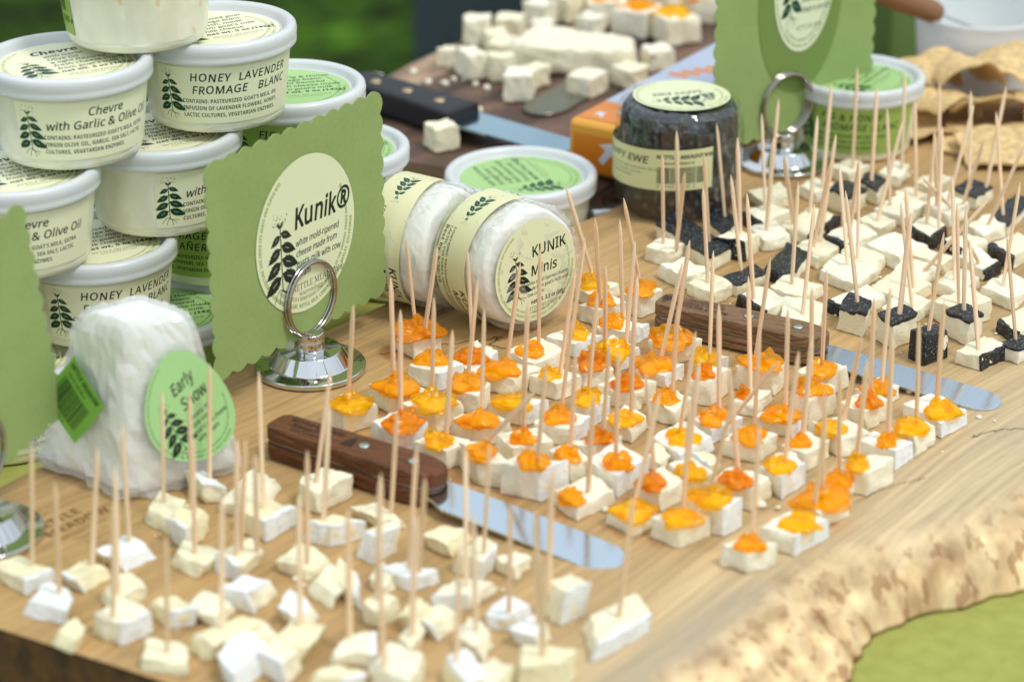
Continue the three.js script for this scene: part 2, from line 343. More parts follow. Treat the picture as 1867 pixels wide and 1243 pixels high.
// toothpicks: where each enters the cheese, where its tip is, which kind of cheese
const PICKS = [
  [-515,106,87,-554,675,190,0],
  [-469,106,196,-388,672,290,0],
  [-603,109,771,-609,689,753,0],
  [-823,110,999,-777,682,1086,0],
  [-552,116,1184,-542,696,1186,0],
  [-402,116,984,-384,694,1026,0],
  [-228,112,778,-171,689,783,0],
  [-207,70,280,-232,649,287,0],
  [-27,95,504,43,670,518,0],
  [141,89,247,146,664,323,0],
  [321,84,120,384,660,137,0],
  [250,95,612,321,670,614,0],
  [492,70,278,480,626,441,0],
  [386,92,889,425,670,914,0],
  [467,70,-664,300,624,-708,0],
  [485,105,-248,443,669,-119,0],
  [602,75,-108,576,653,-136,0],
  [715,109,-461,607,675,-400,0],
  [607,80,212,643,658,186,0],
  [607,93,708,634,672,684,0],
  [859,115,263,924,692,262,0],
  [776,70,429,877,641,447,0],
  [809,99,934,813,661,1078,0],
  [1031,79,461,1050,626,243,0],
  [1036,80,1078,1019,657,1021,0],
  [1262,125,534,1316,703,538,0],
  [1218,70,774,1207,608,550,0],
  [1602,119,592,1588,694,671,0],
  [1513,132,884,1484,709,936,0],
  [1371,87,1042,1351,664,1098,0],
  [1424,87,1349,1436,663,1415,0],
  [1192,87,1282,1191,663,1351,0],
  [1069,70,1172,1276,537,1447,0],
  [1070,118,1809,1002,694,1835,0],
  [912,145,2084,1002,712,2167,0],
  [596,83,1073,598,659,1142,0],
  [674,101,1826,615,677,1865,0],
  [244,101,1123,293,669,1231,0],
  [55,112,1373,63,653,1583,0],
  [57,102,947,79,672,1055,0],
  [-151,110,1135,-135,690,1158,0],
  [-149,134,1557,113,567,1840,0],
  [-321,112,1428,-284,690,1412,0],
  [116,152,1831,157,725,1911,0],
  [285,111,1522,297,674,1662,0],
  [444,83,1356,465,649,1480,0],
  [498,113,1621,499,691,1669,0],
  [567,80,2074,673,649,2031,0],
  [788,95,2151,799,673,2198,0],
  [831,80,1723,878,657,1694,0],
  [827,80,1278,884,653,1347,0],
  [1083,96,2425,1092,676,2414,0],
  [1399,87,2087,1390,614,2330,0],
  [1442,97,2014,1420,673,2082,0],
  [1556,80,1728,1523,656,1789,0],
  [1301,113,1679,1344,691,1664,0],
  [1997,107,1234,1964,683,1291,0],
  [2142,93,952,2127,668,1021,0],
  [1805,114,946,1783,689,1021,0],
  [1883,80,788,1890,658,830,0],
  [1838,100,1374,1816,677,1428,0],
  [1649,115,1657,1653,687,1753,0],
  [1647,101,1184,1678,647,1378,0],
  [356,80,1920,373,646,2044,0],
  [884,72,-1210,861,650,-1174,1],
  [988,92,-1481,964,669,-1529,1],
  [954,82,-1139,976,626,-940,1],
  [1103,60,-650,1060,638,-679,1],
  [1148,82,-1202,1098,658,-1154,1],
  [1279,70,-1691,1213,645,-1726,1],
  [1307,60,-836,1230,634,-874,1],
  [1336,103,-1279,1310,668,-1406,1],
  [1532,60,-1783,1504,621,-1977,1],
  [1559,70,-1864,1612,683,-2063,1],
  [1506,60,-1432,1530,636,-1499,1],
  [1340,60,-399,1298,623,-615,1],
  [1571,60,-611,1604,611,-811,1],
  [1756,60,-1197,1826,631,-1125,1],
  [1590,60,-208,1651,630,-417,1],
  [1797,70,-1742,1835,625,-1927,1],
  [1679,60,-1565,1577,583,-1335,1],
  [1922,60,-886,1867,613,-1094,1],
  [1992,61,-1016,1998,616,-1215,1],
  [1887,123,-190,1815,709,-420,1],
  [2086,132,-13,2129,700,-120,1],
  [2206,60,-322,2139,597,-537,1],
  [2246,60,-555,2199,599,-765,1],
  [2334,60,-812,2681,524,-790,1],
  [2203,136,239,2252,714,209,1],
  [2527,79,-1455,2540,651,-1650,1],
  [2448,122,-94,2432,696,-180,1],
  [2446,107,-242,2408,681,-317,1],
  [2497,60,-666,2476,629,-880,1],
  [2466,70,295,2417,612,70,1],
  [2690,70,146,2610,640,78,1],
  [2755,60,-603,2842,622,-792,1],
  [2685,60,-969,2493,409,-547,1],
  [2466,69,-1523,2484,648,-1561,1],
  [2830,63,-1531,2993,613,-1449,1],
  [2823,68,-2119,2819,652,-2313,1],
  [2925,78,-2138,3035,680,-2313,1],
  [2654,91,-1758,2393,434,-1370,1],
  [2479,60,-2026,2463,627,-2218,1],
  [2185,60,-1610,2327,642,-1786,1],
  [2220,86,-2167,2248,664,-2353,1],
  [2297,60,-1857,2270,630,-2054,1],
  [2150,60,-2514,2171,676,-2708,1],
  [1920,60,-2170,1969,684,-2367,1],
  [2569,91,-1798,2492,647,-1651,1],
  [2633,81,-1820,2783,672,-1990,1],
  [2734,91,-1836,2773,598,-1557,1],
  [2955,60,-1701,2903,657,-1914,1],
  [2455,66,-2478,2465,661,-2668,1],
  [2657,60,-2267,2650,653,-2462,1],
  [1805,70,-1278,1891,665,-1474,1],
  [1980,60,-1335,1999,624,-1201,1],
  [-2137,60,2574,-2105,637,2525,2],
  [-1977,60,2819,-1941,634,2892,2],
  [-1869,60,2584,-1808,637,2573,2],
  [-1714,70,2850,-1705,641,2751,2],
  [-1732,60,2381,-1736,638,2335,2],
  [-1620,66,2031,-1599,644,1998,2],
  [-1433,90,1776,-1406,669,1763,2],
  [-1476,107,2153,-1462,682,2079,2],
  [-1421,64,2491,-1409,642,2442,2],
  [-1148,94,2106,-1171,670,1844,2],
  [-1216,69,2480,-1169,647,2497,2],
  [-1144,69,2490,-1116,636,2613,2],
  [-1441,60,3334,-1411,639,3349,2],
  [-1227,96,3175,-1212,665,3067,2],
  [-902,60,3114,-897,625,2985,2],
  [-921,107,1883,-837,679,1840,2],
  [-861,93,2234,-821,671,2194,2],
  [-560,60,2069,-517,626,2186,2],
  [-582,89,2965,-558,659,2858,2],
  [-458,60,2634,-416,632,2547,2],
  [-410,70,2658,-371,624,2825,2],
  [-684,77,3229,-680,653,3161,2],
  [-126,105,2571,-96,682,2622,2],
  [-200,63,2786,-203,612,2513,2],
  [-229,91,3485,-210,671,3500,2],
  [-151,88,3211,-162,668,3213,2],
  [-13,67,3021,-6,641,3108,2],
  [108,67,3121,97,646,3148,2],
  [157,149,2937,172,728,2934,2],
  [127,135,3481,112,702,3603,2],
  [457,80,3075,508,657,3046,2],
  [-425,60,3200,-398,639,3183,2],
  [-911,70,2581,-889,648,2618,2],
  [-1695,99,3130,-1653,677,3109,2],
  [-1233,69,2526,-1204,649,2510,2],
  [-523,138,3548,-532,717,3563,2]
];
// ---------------------------------------------------------------- ground, table, board
const T = -0.032;          // table top; the board's top is y = 0
const GROUND = -0.78;
const E1 = V(0.632, 0, -0.775), E2 = V(0.775, 0, 0.632);      // along and across the table
{
  const lawnTex = dataTex(512, 512, (u, v) => { const n = fbm(u * 40, v * 40, 1, 4), m = fbm(u * 7, v * 7, 9, 3), k = 0.8 + n * 0.9 + m * 1.1; return [52 * k, 80 * k, 18 * k]; });
  const g = grid(60, 60, (u, v) => { const x = lerp(-60, 60, u), z = lerp(25, -110, v); return V(x, GROUND + fbm(x * 0.3, 0, z * 0.3, 2) * 0.05, z); }, (u, v, p) => [p.x / 2.3, p.z / 2.3]);
  structure('lawn', g, std(1, 1, 1, 0.95, { map: lawnTex, specularIntensity: 0.2 }));
}
{ // tablecloth over a long table: top sheet with its hanging sides
  const weave = dataTex(256, 256, (u, v) => { const k = 0.93 + 0.07 * Math.sin(u * Math.PI * 2 * 64) * Math.sin(v * Math.PI * 2 * 64) + fbm(u * 6, v * 6, 3, 3) * 0.1; return [190 * k, 188 * k, 106 * k]; });
  const bump = dataTex(256, 256, (u, v) => { const k = 128 + 60 * Math.sin(u * Math.PI * 2 * 64) + 60 * Math.sin(v * Math.PI * 2 * 64); return [k, k, k]; }, false);
  const cloth = std(0.78, 0.82, 0.72, 0.9, { map: weave, bumpMap: bump, bumpScale: 0.00025, sheen: 0.2, specularIntensity: 0.3 });
  const o = V(-0.095, 0, -0.515), back = V(0.54, 0, -0.842), side = V(0.842, 0, 0.54);
  const at = (s, t, y) => V(o.x + back.x * s + side.x * t, y, o.z + back.z * s + side.z * t);
  const tb = thing('stall_table', 'long table under a lime green tablecloth carrying the boards', 'table');
  const prof = [];   // across: hanging back side, top, hanging front side
  for (let i = 0; i <= 12; i++) prof.push([-0.004 - 0.02 * (1 - i / 12), lerp(GROUND + 0.05, T - 0.006, i / 12), 1 - i / 12]);
  prof.push([-0.002, T - 0.001, 0]);
  for (let i = 0; i <= 16; i++) prof.push([0.006 + i / 16 * 1.06, T, 0]);
  for (let i = 0; i <= 12; i++) prof.push([1.075 + 0.02 * i / 12, lerp(T - 0.004, GROUND + 0.05, i / 12), i / 12]);
  const n = prof.length - 1;
  const cg = grid(150, n, (u, v) => { const k = prof[Math.round(v * n)], s = lerp(-1.6, 2.4, u); return at(s, k[0] + k[2] * Math.sin(s * 26 + Math.sin(s * 7)) * 0.025, k[1] + (k[2] ? 0 : fbm(s * 5, k[0] * 5, 4, 2) * 0.0006)); }, (u, v) => { const s = lerp(-1.6, 2.4, u); return [s / 0.06, Math.round(v * n) * 0.0665 / 0.06]; });
  part(tb, 'tablecloth', cg, cloth);
  const tg = new THREE.BoxGeometry(1.04, 0.025, 3.9); const top = part(tb, 'table_top', tg, std(0.3, 0.26, 0.2, 0.7));
  const mid = at(0.4, 0.537, T - 0.0145); top.position.copy(mid); top.rotation.y = Math.atan2(-back.x, -back.z);
  for (const [s, t] of [[-1.3, 0.1], [-1.3, 0.95], [2.1, 0.1], [2.1, 0.95]]) { const l = part(tb, 'leg', new THREE.CylinderGeometry(0.016, 0.016, -GROUND + T - 0.03, 12), std(0.3, 0.3, 0.3, 0.4, { metalness: 1 })); const p = at(s, t, (GROUND + T - 0.03) / 2); l.position.copy(p); }
}
// live-edge serving board
const BO = V(-0.244, 0, 0.173);
const bp = (s, t, y) => V(BO.x + E1.x * s + E2.x * t, y, BO.z + E1.z * s + E2.z * t);
const bst = (x, z) => { const dx = x - BO.x, dz = z - BO.z; return [dx * E1.x + dz * E1.z, dx * E2.x + dz * E2.z]; };
{
  const S0 = -0.104, S1 = 0.95, TX0 = -0.13, TXW = 1.1, TY0 = -0.03, TYH = 0.5;
  const CW = 2048, CH = Math.round(2048 * TYH / TXW);
  const backEdge = (s) => -0.009 * Math.sin(clamp(s / 0.5, 0, 1) * Math.PI) + 0.0012 * N3(s * 30, 1, 2);
  const frontTop = (s) => 0.338 + 0.06 * sstep(0.14, 0.42, s) + 0.012 * N3(s * 9, 4, 1) + 0.005 * N3(s * 34, 7, 1);
  const frontOut = (s) => 0.036 + 0.010 * N3(s * 14, 2, 8) + 0.007 * N3(s * 42, 5, 3) + 0.003 * N3(s * 110, 5, 3);
  // wood colours: warm brown near the left end, paler and greyer sapwood toward the live edge
  const wood = canvasTex(CW, CH, (x) => {
    const im = x.createImageData(CW, CH), d = im.data;
    for (let j = 0; j < CH; j++) for (let i = 0; i < CW; i++) {
      const s = TX0 + i / CW * TXW, t = TY0 + (1 - j / CH) * TYH;
      const wv = t + 0.03 * fbm(s * 2.2, t * 3, 2, 3) + 0.02 * (t - 0.2) * s;
      const rings = fbm(s * 1.6, wv * 26, 5, 4), fine = fbm(s * 11, wv * 330, 8, 3), pore = N3(s * 45, wv * 900, 3);
      const sap = sstep(0.2, 0.36, t + 0.05 * fbm(s * 5, t * 8, 6, 3));
      let r = lerp(192, 210, sap), g = lerp(157, 188, sap), b = lerp(107, 149, sap);
      const k = 1 + rings * 0.26 + fine * 0.2 - (pore > 0.42 ? 0.07 : 0);
      const grey = sstep(0.02, 0.3, fbm(s * 3.2, wv * 15, 12, 4)) * sap * 0.5;
      r = lerp(r * k, 172, grey); g = lerp(g * k, 160, grey); b = lerp(b * k, 138, grey);
      const burl = sstep(-0.005, 0.018, t - frontTop(s) + 0.006 * N3(s * 40, t * 40, 2));
      if (burl > 0) {
        const bn = fbm(s * 60, t * 70, 7, 5), bb = fbm(s * 12, t * 12, 3, 4);
        const q = 1.04 + bn * 0.5 + bb * 0.16 + 0.05 * Math.sin((t - frontTop(s)) * 420 + bb * 9);
        r = lerp(r, 218 * q, burl); g = lerp(g, 191 * (q - 0.02 + bn * 0.12), burl); b = lerp(b, 146 * (q - 0.03 + bn * 0.2), burl);
        const pl = sstep(0.06, 0.18, fbm(s * 105 + 9, t * 125, 4, 5)) * burl * 0.42; r = lerp(r, 228, pl); g = lerp(g, 204, pl); b = lerp(b, 166, pl);
        const dk = sstep(0.10, 0.2, fbm(s * 110 + 3, t * 130, 1, 5)) * burl * 0.48; r = lerp(r, 138, dk); g = lerp(g, 96, dk); b = lerp(b, 60, dk);
      }
      const o = (j * CW + i) * 4; d[o] = clamp(r, 0, 255); d[o + 1] = clamp(g, 0, 255); d[o + 2] = clamp(b, 0, 255); d[o + 3] = 255;
    }
    x.putImageData(im, 0, 0);
    const X = (s) => (s - TX0) / TXW * CW, Y = (t) => (1 - (t - TY0) / TYH) * CH, mm = CW / TXW / 1000;
    const W = (wx, wz) => { const [s, t] = bst(wx / 1000, wz / 1000); return [X(s), Y(t)]; };
    // dark spalting lines in the wood
    const line = (pts, w, a) => { x.strokeStyle = `rgba(52,34,20,${a})`; x.lineWidth = w * mm; x.lineCap = 'round'; x.beginPath(); let first = true; for (let k = 0; k < pts.length - 1; k++) for (let q = 0; q < 14; q++) { const f = q / 14, p = W(lerp(pts[k][0], pts[k + 1][0], f) + rr(-0.7, 0.7), lerp(pts[k][1], pts[k + 1][1], f) + rr(-1.4, 1.4)); if (first) x.moveTo(...p); else x.lineTo(...p); first = false; } x.stroke(); };
    line([[-70, 18], [-48, 8], [-20, 0], [-6, -6], [-12, 4], [-2, 12]], 0.7, 0.8);
    line([[-86, 92], [-72, 84], [-58, 86], [-40, 70], [-25, 60], [-8, 56]], 0.6, 0.75);
    line([[228, 118], [246, 108], [270, 110], [300, 100]], 0.7, 0.7);
    line([[222, 10], [232, -8], [243, -14], [252, -30]], 0.7, 0.7);
    line([[96, 24], [128, 38], [160, 34], [190, 52]], 0.5, 0.45);
    line([[150, 196], [185, 168], [200, 162]], 0.6, 0.4);
    // burned stamp near the left end
    const [cx, cy] = W(-205, 207); x.save(); x.translate(cx, cy); x.scale(1, -1); x.rotate(0.04);
    const br = (t, px, py, sz, f = 'bold', a = 0.72) => { x.font = `${f} ${sz * mm}px sans-serif`; x.fillStyle = `rgba(88,52,24,${a})`; x.textAlign = 'center'; x.fillText(t, px * mm, py * mm); };
    br('ORGANIC GRAINS AND WILD HERBS', 0, -19, 3.4, '', 0.5); br('SUMPTUOUS CONCENTRATION', 2, -14, 3, '', 0.5); br('NETTLE', -4, -4, 8.2); br('MEADOW', 2, 5, 8.2); br('ARTISAN CHEESE', 0, 11, 3.6, '', 0.62); br('Thurman, NY', 0, 16, 3.4, '', 0.62); br('Warrensburg, NY', 4, 22, 3, '', 0.5);
    x.restore();
  });
  const bumpT = dataTex(1024, 512, (u, v) => { const s = u * TXW, t = v * TYH, k = 128 + 70 * fbm(s * 20, t * 420, 4, 3) + 30 * fbm(s * 9, t * 60, 2, 3); return [k, k, k]; }, false);
  const mat = std(0.86, 0.86, 0.86, 0.5, { map: wood, bumpMap: bumpT, bumpScale: 0.0004, specularIntensity: 0.35 });
  const uv = (s, t) => [(s - TX0) / TXW, (t - TY0) / TYH];
  const NT = 70, NB = 26, NS = 480, rows = [];
  // section: back bottom, back top (rounded), across, bevel down to front bottom, underside
  const sec = (s) => {
    const b = backEdge(s), f = frontTop(s), o = frontOut(s), q = [[b, T, 0], [b, T * 0.5, 0], [b - 0.0004, -0.0025, 0], [b + 0.0006, -0.0007, 0], [b + 0.0022, 0, 0]];
    for (let i = 1; i <= NT; i++) q.push([lerp(b + 0.0022, f, i / NT), 0, 0]);
    for (let i = 1; i <= NB; i++) { const k = i / NB; q.push([f + o * Math.pow(k, 0.92), T * (0.55 * k + 0.45 * k * k * k) * 0.98, 1]); }
    q.push([f + o * 0.85, T, 0]); return q;
  };
  const p = [], uvs = [], idx = []; let M = 0;
  for (let i = 0; i <= NS; i++) {
    const s = lerp(S0, S1, i / NS), q = sec(s + 0.062 * (1 - i / NS)); M = q.length;
    q.forEach(([t, y, rough], j) => {
      const ss = s + 0.175 * t * (1 - i / NS);
      let yy = y, tt = t;
      if (rough) { const e = Math.sin(Math.PI * clamp((j - NT - 4) / NB, 0, 1)); yy += (0.0009 * N3(s * 70, t * 70, 3) + 0.0011 * N3(s * 190, t * 190, 9) + 0.0009 * N3(s * 360, t * 360, 4)) * e; tt += 0.0016 * N3(s * 75, y * 90, 6) * e; yy = Math.min(yy, -0.0002); if (yy < T) yy = T; }
      const w = bp(ss, tt, yy); p.push(w.x, w.y, w.z); const k = uv(ss, tt + (y < 0 && !rough ? (y - T) * 0.3 : 0)); uvs.push(...k);
    });
  }
  for (let i = 0; i < NS; i++) for (let j = 0; j < M - 1; j++) { const a = i * M + j, b = a + 1, c = a + M, d = c + 1; idx.push(a, c, d, a, d, b); }
  const g = new THREE.BufferGeometry(); g.setAttribute('position', new THREE.Float32BufferAttribute(p, 3)); g.setAttribute('uv', new THREE.Float32BufferAttribute(uvs, 2)); g.setIndex(idx); g.computeVertexNormals();
  const board = thing('serving_board', 'long live-edge wooden board crowded with toothpick cheese samples', 'serving board');
  part(board, 'slab', g, mat);
  // sawn end with bark-brown grain
  const endTex = dataTex(512, 128, (u, v) => { const k = 0.8 + fbm(u * 26, v * 5, 3, 4) * 0.9 + fbm(u * 90, v * 18, 5, 2) * 0.3; return [112 * k, 76 * k, 40 * k]; });
  const q = sec(S0 + 0.062), ep = [], eu = [], ei = [];
  q.slice(0, NT + NB + 5).forEach(([t, y]) => { const w = bp(S0 + 0.175 * t - 0.0012, t, y), w2 = bp(S0 + 0.175 * t - 0.0012, t, T); ep.push(w.x, w.y, w.z, w2.x, w2.y, w2.z); eu.push(t * 2.2, y * 8, t * 2.2, T * 8); });
  for (let j = 0; j < q.length - 3; j++) { const a = j * 2; ei.push(a, a + 2, a + 1, a + 1, a + 2, a + 3); }
  const eg = new THREE.BufferGeometry(); eg.setAttribute('position', new THREE.Float32BufferAttribute(ep, 3)); eg.setAttribute('uv', new THREE.Float32BufferAttribute(eu, 2)); eg.setIndex(ei); eg.computeVertexNormals();
  part(board, 'end_grain', eg, std(0.8, 0.8, 0.8, 0.8, { map: endTex }));
}
// ---------------------------------------------------------------- cheese bites and toothpicks
const U = 1e-4, GROW = 1.22;
const cheeseTex = dataTex(256, 256, (u, v) => { const k = 1 + fbm(u * 9, v * 9, 2, 4) * 0.10; return [250 * k, 247 * k, 236 * k]; });
const M = {
  cream: std(0.88, 0.80, 0.58, 0.5, { specularIntensity: 0.5, sheen: 0.1 }),
  paste: std(0.86, 0.77, 0.50, 0.48, { specularIntensity: 0.5 }),
  bloom: std(0.86, 0.87, 0.86, 0.85, { specularIntensity: 0.3 }),
  ash: std(0.012, 0.016, 0.022, 0.42, {}),
};
{ // ash rind: black with chalky streaks where it is dry
  const t = dataTex(512, 512, (u, v) => { const a = fbm(u * 26, v * 26, 3, 4), k = sstep(0.12, 0.34, a) * 0.7 + sstep(-0.1, 0.3, fbm(u * 6, v * 6, 11, 3)) * 0.06; return [lerp(24, 205, k), lerp(28, 208, k), lerp(34, 205, k)]; });
  const b = dataTex(256, 256, (u, v) => { const k = 128 + 130 * fbm(u * 16, v * 16, 3, 4); return [k, k, k]; }, false);
  M.ash = std(0.8, 0.8, 0.8, 0.4, { map: t, bumpMap: b, bumpScale: 0.0006 });
  const bt = dataTex(256, 256, (u, v) => { const k = 1 + fbm(u * 12, v * 12, 8, 4) * 0.12, s = sstep(0.3, 0.42, fbm(u * 20, v * 20, 4, 3)) * 0.3; return [lerp(243 * k, 190, s), lerp(245 * k, 196, s), lerp(243 * k, 190, s)]; });
  M.bloom = std(0.93, 0.93, 0.93, 0.85, { map: bt, specularIntensity: 0.3, bumpMap: b, bumpScale: 0.0004 });
}
const jamMats = [[1.0, 0.70, 0.003, 0.78], [1.0, 0.58, 0.002, 0.72], [0.93, 0.43, 0.002, 0.66]].map(([r, g, b, d]) =>
  std(r, g, b, 0.12, { transmission: d, ior: 1.38, thickness: 0, specularIntensity: 0.8 }));
function planarUV(g, k = 30) {   // uv in metres by the main direction of each vertex normal
  const p = g.attributes.position, n = g.attributes.normal, uv = [];
  for (let i = 0; i < p.count; i++) { const ax = Math.abs(n.getX(i)), ay = Math.abs(n.getY(i)), az = Math.abs(n.getZ(i)); if (ay > ax && ay > az) uv.push(p.getX(i) * k, p.getZ(i) * k); else if (ax > az) uv.push(p.getZ(i) * k, p.getY(i) * k); else uv.push(p.getX(i) * k, p.getY(i) * k); }
  g.setAttribute('uv', new THREE.Float32BufferAttribute(uv, 2)); return g;
}
const hash = (n) => { const s = Math.sin(n * 127.1) * 43758.5453; return s - Math.floor(s); };
function biteMap(row, id, crumb, wild = 0.15, G = 1.17, grow = GROW) {   // maps the unit box onto the cut piece (u: front to right, w: height, v: front to left)
  const [fx, fz, rx, rz, bx, bz, lx, lz] = row.slice(3, 11).map((q) => q * G), H = row[2] * U * grow;
  return (u, w, v) => {
    const k = 1 + (1 - w) * 0.035;
    let x = ((1 - u) * (1 - v) * fx + u * (1 - v) * rx + u * v * bx + (1 - u) * v * lx) * U * k, z = ((1 - u) * (1 - v) * fz + u * (1 - v) * rz + u * v * bz + (1 - u) * v * lz) * U * k, y = w * H;
    const q = 170, a = crumb;
    const dx = (N3(x * q + id * 7, y * q, z * q) * 0.0011 + N3(x * 270 + id, y * 270, z * 270) * 0.0006) * a, dz = (N3(x * q, y * q + id * 5, z * q + 9) * 0.0011 + N3(x * 270, y * 270 + id, z * 270 + 3) * 0.0006) * a;
    const cc = Math.floor(hash(id) * 4), cu = cc & 1, cv = cc >> 1, pinch = wild * hash(id + 50), wgt = (cu ? u : 1 - u) * (cv ? v : 1 - v);
    x *= 1 - pinch * wgt; z *= 1 - pinch * wgt; y *= 1 - wild * 0.55 * hash(id + 90) * ((hash(id + 7) > 0.5 ? u : 1 - u) * 0.7 + v * 0.3);
    const top = sstep(0.3, 1, w);
    y += top * (N3(x * 130 + id * 3, 2, z * 130) * 0.0012 + N3(x * 300, id, z * 300) * 0.0003) * a;
    return V(x + dx, Math.max(0.00005, y), z + dz);
  };
}
function mapBox(src, f) { const g = src.clone(), p = g.attributes.position; for (let i = 0; i < p.count; i++) { const q = f(p.getX(i), p.getY(i), p.getZ(i)); p.setXYZ(i, q.x, q.y, q.z); } const ix = g.index.array; for (let k = 0; k < ix.length; k += 3) { const t = ix[k + 1]; ix[k + 1] = ix[k + 2]; ix[k + 2] = t; } g.computeVertexNormals(); return planarUV(g); }
function rindGeo(f, face, th) {
  const a = 1 - th, e = 0.012;
  if (face === 'T') return mapBox(SLAB, (u, w, v) => f(lerp(-e, 1 + e, u), lerp(a, 1.05, w), lerp(-e, 1 + e, v)));
  if (face === 'R') return mapBox(SLAB, (u, w, v) => f(lerp(-e, 1 + e, u), lerp(0.0, 1.02, w), lerp(-0.03, th, v)));
  return mapBox(SLAB, (u, w, v) => f(lerp(-0.03, th, u), lerp(0.0, 1.02, w), lerp(-e, 1 + e, v)));
}
const poreTex = dataTex(256, 256, (u, v) => { const k = 150 + 90 * fbm(u * 22, v * 22, 4, 4) - 110 * sstep(0.32, 0.44, fbm(u * 15, v * 30, 9, 3)); return [k, k, k]; }, false);
const cheeseMat = ([r, g, b]) => std(r, g, b, 0.52, { map: cheeseTex, bumpMap: poreTex, bumpScale: 0.0005, specularIntensity: 0.5 });
const creamVariants = [[0.92, 0.89, 0.76], [0.90, 0.86, 0.70], [0.93, 0.91, 0.80], [0.89, 0.84, 0.66]].map(cheeseMat);
const whiteVariants = [[0.93, 0.90, 0.79], [0.94, 0.92, 0.84], [0.92, 0.88, 0.74]].map(cheeseMat);
const pasteVariants = [[0.91, 0.87, 0.68], [0.92, 0.89, 0.74], [0.90, 0.84, 0.61]].map(cheeseMat);
function jamGeo(R, H, id) {
  const g0 = new THREE.IcosahedronGeometry(1, 9); g0.deleteAttribute('uv'); g0.deleteAttribute('normal');
  const g = mergeVertices(g0, 1e-5), p = g.attributes.position, q = V();
  const a1 = id * 2.4, lobes = [[0.38, a1], [0.42, a1 + 2.2], [0.3, a1 + 4.1]];
  for (let i = 0; i < p.count; i++) {
    q.fromBufferAttribute(p, i);
    const n = N3(q.x * 1.5 + id * 3.1, q.y * 1.5, q.z * 1.5) * 0.5 + N3(q.x * 3.4 + id, q.y * 3.4 + 2, q.z * 3.4) * 0.1;
    const rid = Math.abs(N3(q.x * 4.2 + 9 + id, q.y * 4.2, q.z * 4.2)) * (id % 4 ? 0.04 : 0.14);
    let r = 0.92 + n - rid; for (const [k, a] of lobes) r += k * Math.pow(Math.max(0, q.x * Math.cos(a) + q.z * Math.sin(a)), 4);
    const up = q.y > 0 ? 1 + 0.5 * N3(q.x * 2.6 + id * 5, 3, q.z * 2.6) : 0.4;
    p.setXYZ(i, q.x * r * R * 0.86, q.y * H * up * (0.9 + n), q.z * r * R * 0.86);
  }
  g.computeVertexNormals(); return g;
}
JAM_BITES.forEach((r, i) => {
  const [x, z, h] = r, jx = r[11], jz = r[12], jr = r[13], tone = r[14];
  const tn = ['golden yellow', 'bright orange', 'deep amber'][tone], big = jr > 105 ? 'a wide heap of' : jr < 72 ? 'a small dab of' : 'a dollop of', rind = i % 3 === 1;
  const lb = `${rind ? 'white-rinded' : 'rindless'} pale cheese cube topped with ${big} ${tn} jam`;
  const o = thing('jam_cheese_bite', lb, 'cheese bite', [x * U, 0.0002, z * U], 0, lb.replace('pale cheese cube', 'cubes'));
  const f = biteMap(r, i + 1, i % 4 === 0 ? 1.5 : 1.0);
  part(o, 'cheese', mapBox(BOX, f), whiteVariants[i % 3]);
  if (i % 3 === 1) part(o, 'rind', rindGeo(f, 'R', 0.06), M.bloom);
  const j = part(o, 'jam', jamGeo(jr * U * (0.84 + 0.36 * hash(i + 11)), 0.0046 + jr * U * 0.17, i + 1), jamMats[tone]);
  j.position.set(clamp(jx, -110, 110) * U, h * U * GROW + 0.0006, clamp(jz, -100, 100) * U);
});
const ashLabel = (c) => c === '' ? ['cream coloured cheese block without dark rind among ash-rind pieces', 'plain blocks of the ash-rind cheese'] : c.length > 1 ? ['cheese chunk almost wholly covered in black ash rind', 'cheese chunks covered in black rind'] : c === 'T' ? ['cream cheese cube standing with its black ash rind on top', 'cheese cubes with black rind on top'] : ['pale cheese slab with black ash rind along one side', 'cheese slabs with black rind on a side'];
ASH_BITES.forEach((r, i) => {
  const [x, z] = r, c = r[11], [l, g] = ashLabel(c);
  const o = thing('ash_cheese_bite', l, 'cheese bite', [x * U, 0.0002, z * U], 0, g), f = biteMap(r, i + 101, 1.25, 0.28, 1.12, 1.18);
  part(o, 'cheese', mapBox(BOX, f), creamVariants[i % 4]);
  for (const ch of c) part(o, 'rind', rindGeo(f, ch, ch === 'T' ? 0.1 : 0.09), M.ash);
});
BLOOMY_BITES.forEach((r, i) => {
  const [x, z] = r, c = r[11];
  const o = thing('bloomy_cheese_bite', c === '' ? 'soft butter yellow cheese chunk without rind in front of the wrapped wedge' : c.length > 1 ? 'soft cheese chunk showing mostly chalk white bloomy rind' : 'butter yellow cheese wedge with white bloomy rind on one face', 'cheese bite', [x * U, 0.0002, z * U], 0, c === '' ? 'rindless soft cheese chunks' : c.length > 1 ? 'soft cheese chunks covered in white rind' : 'soft cheese wedges with one white rind face');
  const f0 = biteMap(r, i + 201, 1.3, 0.55, 1.09, 1.14), cut = (i * 37 % 10) / 10;   // hand-cut: lean and taper
  const f = (u, w, v) => { const q = f0(u, w, v); q.x += w * 0.003 * Math.sin(i * 2.3); q.y *= 1 - 0.16 * cut * u; return q; };
  part(o, 'cheese', mapBox(BOX, f), pasteVariants[i % 3]);
  for (const ch of c) part(o, 'rind', rindGeo(f, ch, 0.1), M.bloom);
});
